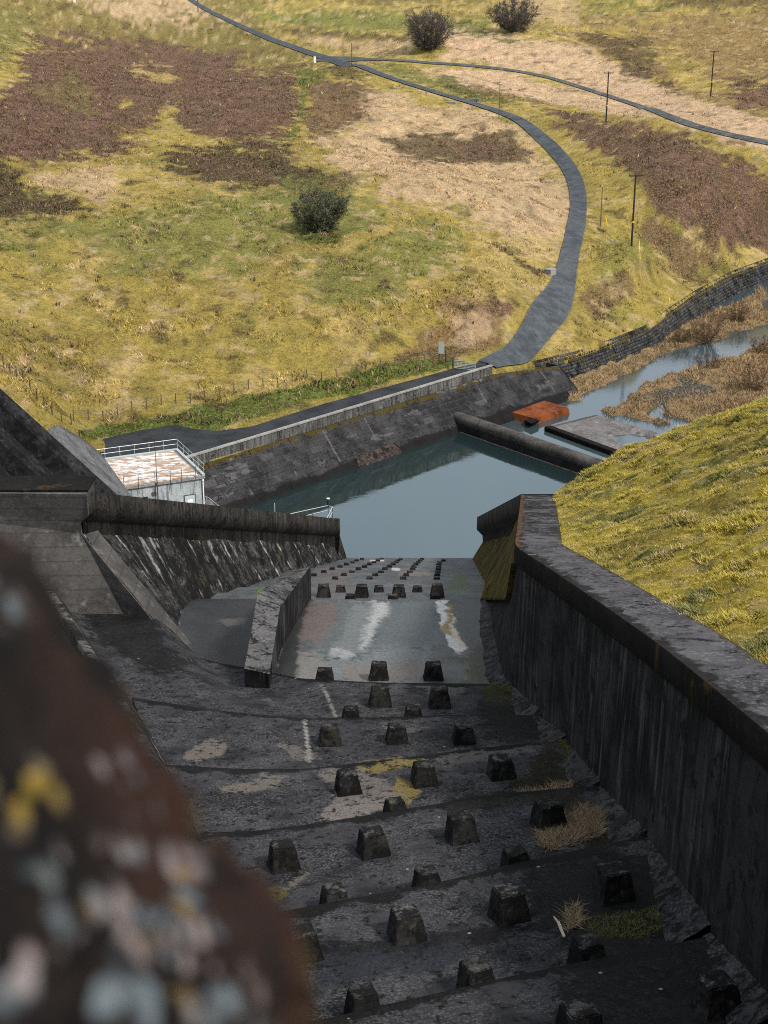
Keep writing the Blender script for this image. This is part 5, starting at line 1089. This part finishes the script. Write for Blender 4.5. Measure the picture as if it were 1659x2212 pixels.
stone(1322, 521, 12, 'brown lump of stone on the grass left of the tall pole foot')
stone(895, 291 + 98, 13, 'dark mossy stone on the field below the brown heather patch')
stone(65, 700, 8, 'small grey stone at far left on the yellow field')
stone(88, 820, 10, 'dark stone near the fence beside the dam')
stone(1262, 303, 6, 'small white stone in the heather right of the road')
def bit(px, py, w, d_, h_, label, nm, mat, rot=0):
    b = np.array(gpt(px, py)); o = MB().obox((b[0], b[1]), (math.cos(rot), math.sin(rot)), w, d_, b[2] - .3, b[2] + h_).build(nm, M[mat], bevel=.04); tag(o, label, 'concrete block')
bit(1188, 592, .8, .6, .8, 'pale culvert headwall at the left edge of the road', 'culvert_headwall', 'palecoping', .9)
bit(974, 223, 1.4, .5, .35, 'flat pale slab lying on the near edge of the road', 'stone_slab', 'palecoping', -.5)
bit(1026, 217, 1.4, .5, .4, 'low grey slab on the far edge of the road', 'stone_slab', 'stone', -.5)

# ------------------------------------------------------------------ bare trees and shrubs
def twig_tree(name, px, py, wpx, hpx, label, cat, mat, seed, stems=14, ntw=5200, leaf=None, spread=.9, tw=.03, base=None, group=None):
    r = np.random.default_rng(seed); b = np.array(gpt(px, py)) if base is None else np.array(base)
    if base is None: b[2] = H(np.array([b[0]]), np.array([b[1]]))[0][0]
    dep = b[1] * CT + (CZ - b[2]) * ST; Wd = wpx / FPX * dep; Hh = hpx / FPX * dep / .97
    root = empty(name, tuple(b)); tag(root, label, cat, group)
    mb = MB(); ends = []
    for i in range(stems):
        a = 2 * math.pi * i / stems + r.uniform(-.3, .3); rad = math.sqrt(r.uniform(.02, 1)) * Wd * .49 * spread; hh_ = Hh * (1 - .45 * (rad / (Wd * .5)) ** 2) * r.uniform(.8, 1.)
        p0 = b + (math.cos(a) * Wd * .02, math.sin(a) * Wd * .02, -.2); p2 = b + (math.cos(a) * rad, math.sin(a) * rad, hh_ * .86); p1 = b + (math.cos(a) * rad * .8, math.sin(a) * rad * .8, hh_ * .36)
        prev = p0; R = Hh * .009
        for k_ in range(1, 7):
            t_ = k_ / 6; p = (1 - t_) ** 2 * p0 + 2 * t_ * (1 - t_) * p1 + t_ * t_ * p2 + r.normal(0, Hh * .012, 3)
            mb.tube(prev, p, R * (1.1 - .15 * k_), R * (1.1 - .15 * (k_ + 1)) if k_ < 6 else R * .1, 5); ends.append((prev.copy(), p.copy(), t_))
            if k_ >= 1:
                for q_ in range(3):
                    dl = (p - prev) / np.linalg.norm(p - prev) * .55 + r.normal(0, .62, 3) + np.array((math.cos(a), math.sin(a), .25)) * .25; dl /= np.linalg.norm(dl); ll = Hh * r.uniform(.12, .26); e_ = p + dl * ll
                    f_ = max(abs(e_[0] - b[0]), abs(e_[1] - b[1])) / (Wd * .52)
                    if f_ > 1 or e_[2] > b[2] + Hh * 1.02 or e_[2] < b[2] + .05 * Hh: continue
                    mb.tube(p, e_, R * .3, R * .08, 3); m_ = (p + e_) / 2; ends.append((p.copy(), e_, .8)); ends.append((m_, e_, .9))
            prev = p
    part(mb, 'trunk', mat, root)
    # crown: fine forking twigs, as slivers
    E0 = np.array([e[0] for e in ends]); E1 = np.array([e[1] for e in ends]); Tt = np.array([e[2] for e in ends]); w_ = Tt ** 1.3; w_ /= w_.sum()
    idx = r.choice(len(ends), ntw, p=w_); f = r.random((ntw, 1)); S = E0[idx] * (1 - f) + E1[idx] * f
    dirv = (E1[idx] - E0[idx]); dirv /= np.linalg.norm(dirv, axis=1)[:, None] + 1e-9; outw = S - (b + np.array((0, 0, Hh * .25))); outw /= np.linalg.norm(outw, axis=1)[:, None]
    dv_ = dirv * .6 + outw * .35 + r.normal(0, .6, (ntw, 3)); dv_ /= np.linalg.norm(dv_, axis=1)[:, None]
    L_ = Hh * r.uniform(.04, .125, (ntw, 1)) * (1.2 - .5 * Tt[idx][:, None]); tip = S + dv_ * L_
    # second generation
    f2 = r.uniform(.3, .9, (ntw * 2, 1)); S2 = np.repeat(S, 2, 0) * (1 - f2) + np.repeat(tip, 2, 0) * f2; d2 = np.repeat(dv_, 2, 0) + r.normal(0, .6, (ntw * 2, 3)); d2 /= np.linalg.norm(d2, axis=1)[:, None]; T2 = S2 + d2 * np.repeat(L_, 2, 0) * .55
    SA = np.vstack([S, S2]); SB = np.vstack([tip, T2]); wd = np.r_[np.full(ntw, tw), np.full(ntw * 2, tw * .7)]
    side = np.cross(SB - SA, r.normal(0, 1, SA.shape)); side /= np.linalg.norm(side, axis=1)[:, None] + 1e-9; side *= wd[:, None]
    V = np.stack([SA - side, SA + side, SB], 1).reshape(-1, 3) - b
    if leaf is None: npmesh('crown', V, np.arange(len(V)).reshape(-1, 3), mat, None, root)
    else:
        n = len(T2); k_ = r.choice(n, leaf[1]); P = T2[k_] + r.normal(0, .12, (leaf[1], 3)); q1 = r.normal(0, 1, P.shape) * .1; q2 = r.normal(0, 1, P.shape) * .1
        V2 = np.stack([P, P + q1, P + q2], 1).reshape(-1, 3) - b; VV = np.vstack([V, V2]); cc_ = np.vstack([np.tile(np.array((.05, .048, .042)), (len(V), 1)), np.tile(np.array(leaf[0]), (len(V2), 1)) * r.uniform(.6, 1.3, (len(V2), 1))])
        npmesh('crown', VV, np.arange(len(VV)).reshape(-1, 3), M['blades'], cc_, root)
    return root
twig_tree('thorn_bush', 692, 496, 124, 98, 'dense grey green thorn bush alone in the middle of the field', 'bush', M['twig'], 11, 26, 6500, leaf=((.085, .10, .065), 14000), tw=.03)
twig_tree('willow_tree', 925, 104, 112, 90, 'bare round willow above the fork of the lane, left of two', 'tree', M['twig'], 12, 34, 13000, tw=.035)
twig_tree('willow_tree', 1108, 70, 122, 74, 'bare round willow on the hill at the top, right of two', 'tree', M['twig'], 13, 34, 13000, tw=.035)
shr = [((1525, 742), 95, 80, 'brown bare willow shrub at the foot of the stone bank'), ((1592, 700), 60, 55, 'brown bare shrub on the river bank under the stone facing'), ((1470, 745), 45, 40, 'small brown bare shrub left of the larger one on the bank'), ((1620, 850), 90, 75, 'dark brown shrub at the right edge beside the stream'), ((1530, 800), 70, 40, 'low brown shrub on the near side of the stream'), ((1585, 915), 110, 60, 'dark brown thicket just beyond the near grassy bank'), ((1650, 770), 70, 50, 'brown shrub beyond the bend of the stream at the right')]
for k_, ((px, py), w_, h_, lab) in enumerate(shr): twig_tree('willow_shrub', px, py, w_, h_, lab, 'shrub', M['brtwig'], 30 + k_, 16, 2400, tw=.02, base=Pz(px, py, -.7), group='brown shrubs by the river')

# ------------------------------------------------------------------ near grass bank at the right
bc = []
oe = WTP + np.c_[nr * CW, np.full(NW, -.12)]
for i in range(0, NW, 25): bc.append(tuple(oe[i]))
for p in [(1659, 1300, 38), (1659, 1100, 52), (1659, 980, 65), (1450, 1050, 67), (1450, 975, 79), (1300, 1130, 67.5), (1659, 880, 82), (1500, 915, 84), (1420, 940, 85), (1330, 985, 86), (1260, 1038, 88), (1500, 1200, 47)]: bc.append(Py(*p))
bc += [(14, 93, 15.5), (10, 97, 10), (20, 97, 18), (30, 96, 22), (9.5, 110, 6.5), (9.3, 118, 4.2), (15, 118, 2), (18, 128, -.6), (30, 122, 4), (45, 120, 8), (60, 120, 14), (30, 145, -2.2), (60, 150, -2.2), (40, 75, 33), (60, 60, 40), (40, 35, 44), (22, 28, 38.5), (12, 15, 39.5), (30, 10, 46), (60, 90, 30), (90, 120, 20), (90, 60, 45)]
BF = tps_fit(np.array(bc), .15)
gx, gy = np.meshgrid(np.linspace(0, 1, 360), np.linspace(0, 1, 560), indexing='xy')
Yb = -1 + 147 * gy
wx_ = np.interp(Yb, np.r_[oe[:, 1], C1[1] + 2, 118, 150], np.r_[oe[:, 0], 10.6, 10.2, 12])
Xb = wx_ - .05 + (gx ** 1.5) * 60
Zb = tps_eval(BF, Xb, Yb); fade = sstep(0, 1.2, Xb - wx_)
Zb += fade * ((fbm(Xb * .35, Yb * .35, 3, 2) - .5) * .7 + (fbm(Xb * 1.1, Yb * 1.1, 3, 7, .55) - .5) * .85)
def bank_col(x, y):
    c = np.empty(x.shape + (3,)); c[:] = (.40, .315, .045); n_ = fbm(x * .5, y * .5, 5, 3, .6)[..., None]
    m = sstep(.52, .68, n_); c = c * (1 - m) + np.array((.12, .125, .026)) * m
    m = sstep(.56, .68, fbm(x * 1.1, y * 1.1, 4, 17, .6)[..., None]) * .7; c = c * (1 - m) + np.array((.40, .31, .13)) * m
    m = sstep(.58, .72, fbm(x * .16, y * .16, 4, 27)[..., None]) * .6; c = c * (1 - m) + np.array((.17, .135, .03)) * m
    return c
gb = npmesh('grass_bank', np.stack([Xb, Yb, Zb], -1), gridF(560, 360), M['ground'], bank_col(Xb, Yb), smooth=True); tag(gb, kind='structure')
n_ = 170000; y = 20 + 80 * RNG.random(n_) ** 1.15; x0 = np.interp(y, np.r_[oe[:, 1], C1[1] + 2, 118], np.r_[oe[:, 0], 10.6, 10.2]); x = x0 - .12 + RNG.random(n_) ** 1.15 * 22
z = tps_eval(BF, x, y); fd = sstep(0, 1.2, x - x0); z += fd * ((fbm(x * .35, y * .35, 3, 2) - .5) * .7 + (fbm(x * 1.1, y * 1.1, 3, 7, .55) - .5) * .85)
px, py = proj(np.stack([x, y, z], -1)); k = (px < 1760) & (py > 820); x, y, z = x[k], y[k], z[k]
c = bank_col(x, y); ts = sstep(.5, .7, fbm(x * .8, y * .8, 3, 33))
pale = RNG.random(len(x)) < .012 + .05 * ts * sstep(.5, .62, fbm(x * .35, y * .35, 3, 43)); c = c * RNG.uniform(.65, 1.3, (len(x), 1)); c[pale] = np.array((.46, .38, .22))
blades('bank_grass', np.stack([x, y, z], 1), c, np.where(pale, .10 + .08 * ts, .075 + .10 * ts), 8, .028, 1.5, M['blades'], label='long yellow green tussocky grass on the near bank beside the wall', cat='grass', seed=15)

# ------------------------------------------------------------------ litter on the chute
def litter(name, poly, n, label, h, colr, seed, lift=.05, w=.02):
    r = np.random.default_rng(seed); xs = [p[0] for p in poly]; ys = [p[1] for p in poly]; P = []
    while len(P) < n:
        qx, qy = r.uniform(min(xs), max(xs)), r.uniform(min(ys), max(ys))
        if sdpoly(np.array([qx]), np.array([qy]), poly)[0] > 0: P.append((qx, qy))
    d = np.array([ray(*p) for p in P]); t_ = (35.75 - CZ) / (d[:, 2] + .267 * d[:, 1]); pts = d * t_[:, None] + np.array((0, 0, CZ)); pts[:, 2] = [slab_z(a, b) + lift for a, b in pts[:, :2]]
    cc_ = np.tile(np.array(colr), (n, 1)) * r.uniform(.6, 1.4, (n, 1)); return blades(name, pts, cc_, np.full(n, h), 6, w, 2.6, M['blades'], label=label, cat='litter', seed=seed)
litter('straw_heap', [(1160, 1810), (1260, 1765), (1300, 1775), (1296, 1815), (1190, 1842), (1165, 1825)], 700, 'heap of pale dead straw lying at the step below the wall', .16, (.20, .14, .09), 3, .06)
litter('straw_tuft', [(1225, 1975), (1245, 1965), (1250, 2005), (1225, 2020)], 90, 'small tuft of straw beside the broken stick', .14, (.19, .135, .09), 4, .05)
litter('moss_patch', [(1250, 1995), (1400, 1985), (1470, 1945), (1480, 2005), (1380, 2035), (1280, 2030)], 700, 'dull green moss and grass patch at the wall foot low on the chute', .07, (.05, .055, .012), 5, .02)
litter('weed_clump', [(556, 1263), (582, 1258), (580, 1275), (560, 1276)], 60, 'small bright green weed growing beside the dividing pier', .22, (.05, .13, .02), 6, .0, .05)
litter('straw_drift', [(1120, 1706), (1250, 1690), (1256, 1708), (1140, 1722)], 160, 'thin drift of straw along the step above the straw heap', .12, (.22, .15, .095), 7, .05)
litter('moss_strip', [(1185, 1600), (1200, 1600), (1275, 1700), (1262, 1704)], 260, 'mossy weeds at the wall foot beside the cream stained slab', .12, (.05, .05, .012), 8, .05)
litter('moss_fringe', [(1045, 1476), (1112, 1478), (1110, 1500), (1050, 1486)], 260, 'mossy weeds along the step below the wet slab near the wall', .08, (.045, .055, .012), 9, .03)
a = np.array(on_slab(1219, 2030)); o = MB().tube(a + (0, 0, .06), a + (-.1, .45, .16), .035, .045, 6).tube(a + (-.1, .45, .16), a + (-.2, .62, .2), .03, .015, 6).build('broken_stick', plain('bleached_wood', (.45, .38, .3), .8)); tag(o, 'bleached broken stick lying on the chute near the straw', 'stick')

# ------------------------------------------------------------------ near rubble parapet (out of focus)
sil = smoothline([(-160, 1040), (0, 1190), (60, 1225), (130, 1330), (180, 1395), (240, 1490), (300, 1560), (380, 1690), (440, 1775), (500, 1840), (545, 1910), (580, 1990), (625, 2045), (650, 2120), (660, 2215), (700, 2340), (760, 2480)], 120)
rows = []; depth0 = 1.18
NI = 60
for i, (sx, sy) in enumerate(sil):
    row = []
    for j in range(NI):
        t_ = j / (NI - 1); ex, ey = sx - t_ * 900 - 60 * t_, sy + t_ * 560; dd = depth0 - .36 * (1 - (1 - min(1, t_ * 1.6)) ** 2) + .02 * (1 - t_) ** 6
        v = (CY - ey) / FPX; row.append(((ex - CX) / FPX * dd, dd * CT + v * dd * ST, CZ - dd * ST + v * dd * CT))
    rows.append(row)
G = np.array(rows); nz = (fbm(G[..., 0] * 15 + 3, G[..., 2] * 15 + G[..., 1] * 9, 4, 3, .6) - .5) * 2.2; nz2 = fbm(G[..., 0] * 40, G[..., 2] * 40, 3, 9) - .5
edge_ = np.clip(np.linspace(0, 1, NI) * 7, .5, 1)[None]; nz = nz * edge_; G[..., 1] += nz * .13 + nz2 * .03; G[..., 2] += nz * .05
backv = sil; Bk = np.array([((sx - 40 - CX) / FPX * 1.5, 1.5 * CT + (CY - sy - 40) / FPX * 1.5 * ST, CZ - 1.5 * ST + (CY - sy - 40) / FPX * 1.5 * CT) for sx, sy in sil])
pxf, pyf = proj(G); lz = np.full(pxf.shape, -99.)
for pl_ in ([(130, 1830), (330, 1820), (430, 1850), (450, 1980), (620, 2230), (0, 2260), (-60, 1960), (60, 1900)], [(-20, 1225), (50, 1250), (60, 1330), (-20, 1360)], [(190, 1610), (290, 1640), (340, 1780), (250, 1770)], [(-20, 1640), (140, 1650), (160, 1790), (-20, 1800)]): lz = np.maximum(lz, sdpoly(pxf, pyf, pl_))
lzm = sstep(-25, 25, lz); FC = np.zeros(G.shape[:2] + (4,)); FC[..., 3] = lzm; FC[..., 0] = sstep(.24, .0, np.linspace(0, 1, NI))[None]; FC[..., 1] = sstep(-20, 20, sdpoly(pxf, pyf, [(-20, 1655), (130, 1660), (150, 1770), (-20, 1790)])); FC = np.concatenate([FC[:, :1], FC[:, :1], FC], 1)
low = Bk.copy(); low[:, 2] -= 6; G = np.concatenate([low[:, None], Bk[:, None], G], 1)
fp = npmesh('rubble_parapet', G, gridF(120, NI + 2), M['rubble'], FC, smooth=True); tag(fp, 'out of focus mossy rubble parapet with pale lichen spots close at lower left', 'parapet')
ii = RNG.integers(0, 119, 9000); jj = np.minimum((RNG.random(9000) ** 2.2 * NI).astype(int) + 2, NI + 1); P = G[ii, jj]
cM = np.where(RNG.random((9000, 1)) < .5, np.array((.05, .018, .010)), np.array((.03, .016, .008)))
bo = blades('moss_fringe', P, cM, np.full(9000, .014), 3, .0035, .9, M['mossblade'], kind=None, seed=21); bo.parent = fp; bo['kind'] = 'stuff'; del_ = 0

# ------------------------------------------------------------------ light, world, camera
SUN_EL, SUN_AZ = math.radians(50), math.radians(128)     # azimuth measured clockwise from +Y
w = bpy.data.worlds.new('World'); scn.world = w; w.use_nodes = True; nt = w.node_tree
bg = nt.nodes['Background']; sky = nt.nodes.new('ShaderNodeTexSky'); sky.sky_type = 'NISHITA'; sky.sun_disc = False; sky.sun_elevation = SUN_EL; sky.sun_rotation = SUN_AZ; sky.air_density = 1.; sky.dust_density = 3.5; sky.ozone_density = 1.
mx = nt.nodes.new('ShaderNodeMix'); mx.data_type = 'RGBA'; tc = nt.nodes.new('ShaderNodeTexCoord'); cn = nt.nodes.new('ShaderNodeTexNoise'); cn.inputs['Scale'].default_value = 2.2; cn.inputs['Detail'].default_value = 6
nt.links.new(tc.outputs['Generated'], cn.inputs['Vector']); cr = nt.nodes.new('ShaderNodeMapRange'); cr.inputs[1].default_value = .3; cr.inputs[2].default_value = .6; cr.inputs[3].default_value = .35; cr.inputs[4].default_value = .9; nt.links.new(cn.outputs['Fac'], cr.inputs[0])
nt.links.new(cr.outputs[0], mx.inputs[0]); nt.links.new(sky.outputs[0], mx.inputs[6]); mx.inputs[7].default_value = (5.2, 5.6, 6.0, 1); nt.links.new(mx.outputs[2], bg.inputs[0]); bg.inputs[1].default_value = .1
sd = bpy.data.lights.new('sun', 'SUN'); sd.energy = 2.3; sd.angle = math.radians(8); sd.color = (1., .95, .87); so = bpy.data.objects.new('sun', sd); link(so)
from mathutils import Vector
dirs = Vector((math.sin(SUN_AZ) * math.cos(SUN_EL), math.cos(SUN_AZ) * math.cos(SUN_EL), math.sin(SUN_EL)))
so.rotation_euler = dirs.to_track_quat('Z', 'Y').to_euler(); so.location = (60, 40, 120)
cam = bpy.data.cameras.new('camera'); co = bpy.data.objects.new('camera', cam); link(co); co.location = (0, 0, CZ); co.rotation_euler = (math.radians(90) - TH, 0, 0)
cam.sensor_fit = 'VERTICAL'; cam.sensor_height = 36; cam.sensor_width = 27; cam.lens = 50; cam.clip_start = .05; cam.clip_end = 3000
cam.dof.use_dof = True; cam.dof.focus_distance = 75; cam.dof.aperture_fstop = 2.8
scn.camera = co
scn.cycles.use_denoising = False; scn.cycles.filter_width = 1.0
scn.view_settings.view_transform = 'Standard'; scn.view_settings.look = 'None'; scn.view_settings.exposure = 1.0; scn.view_settings.gamma = 1
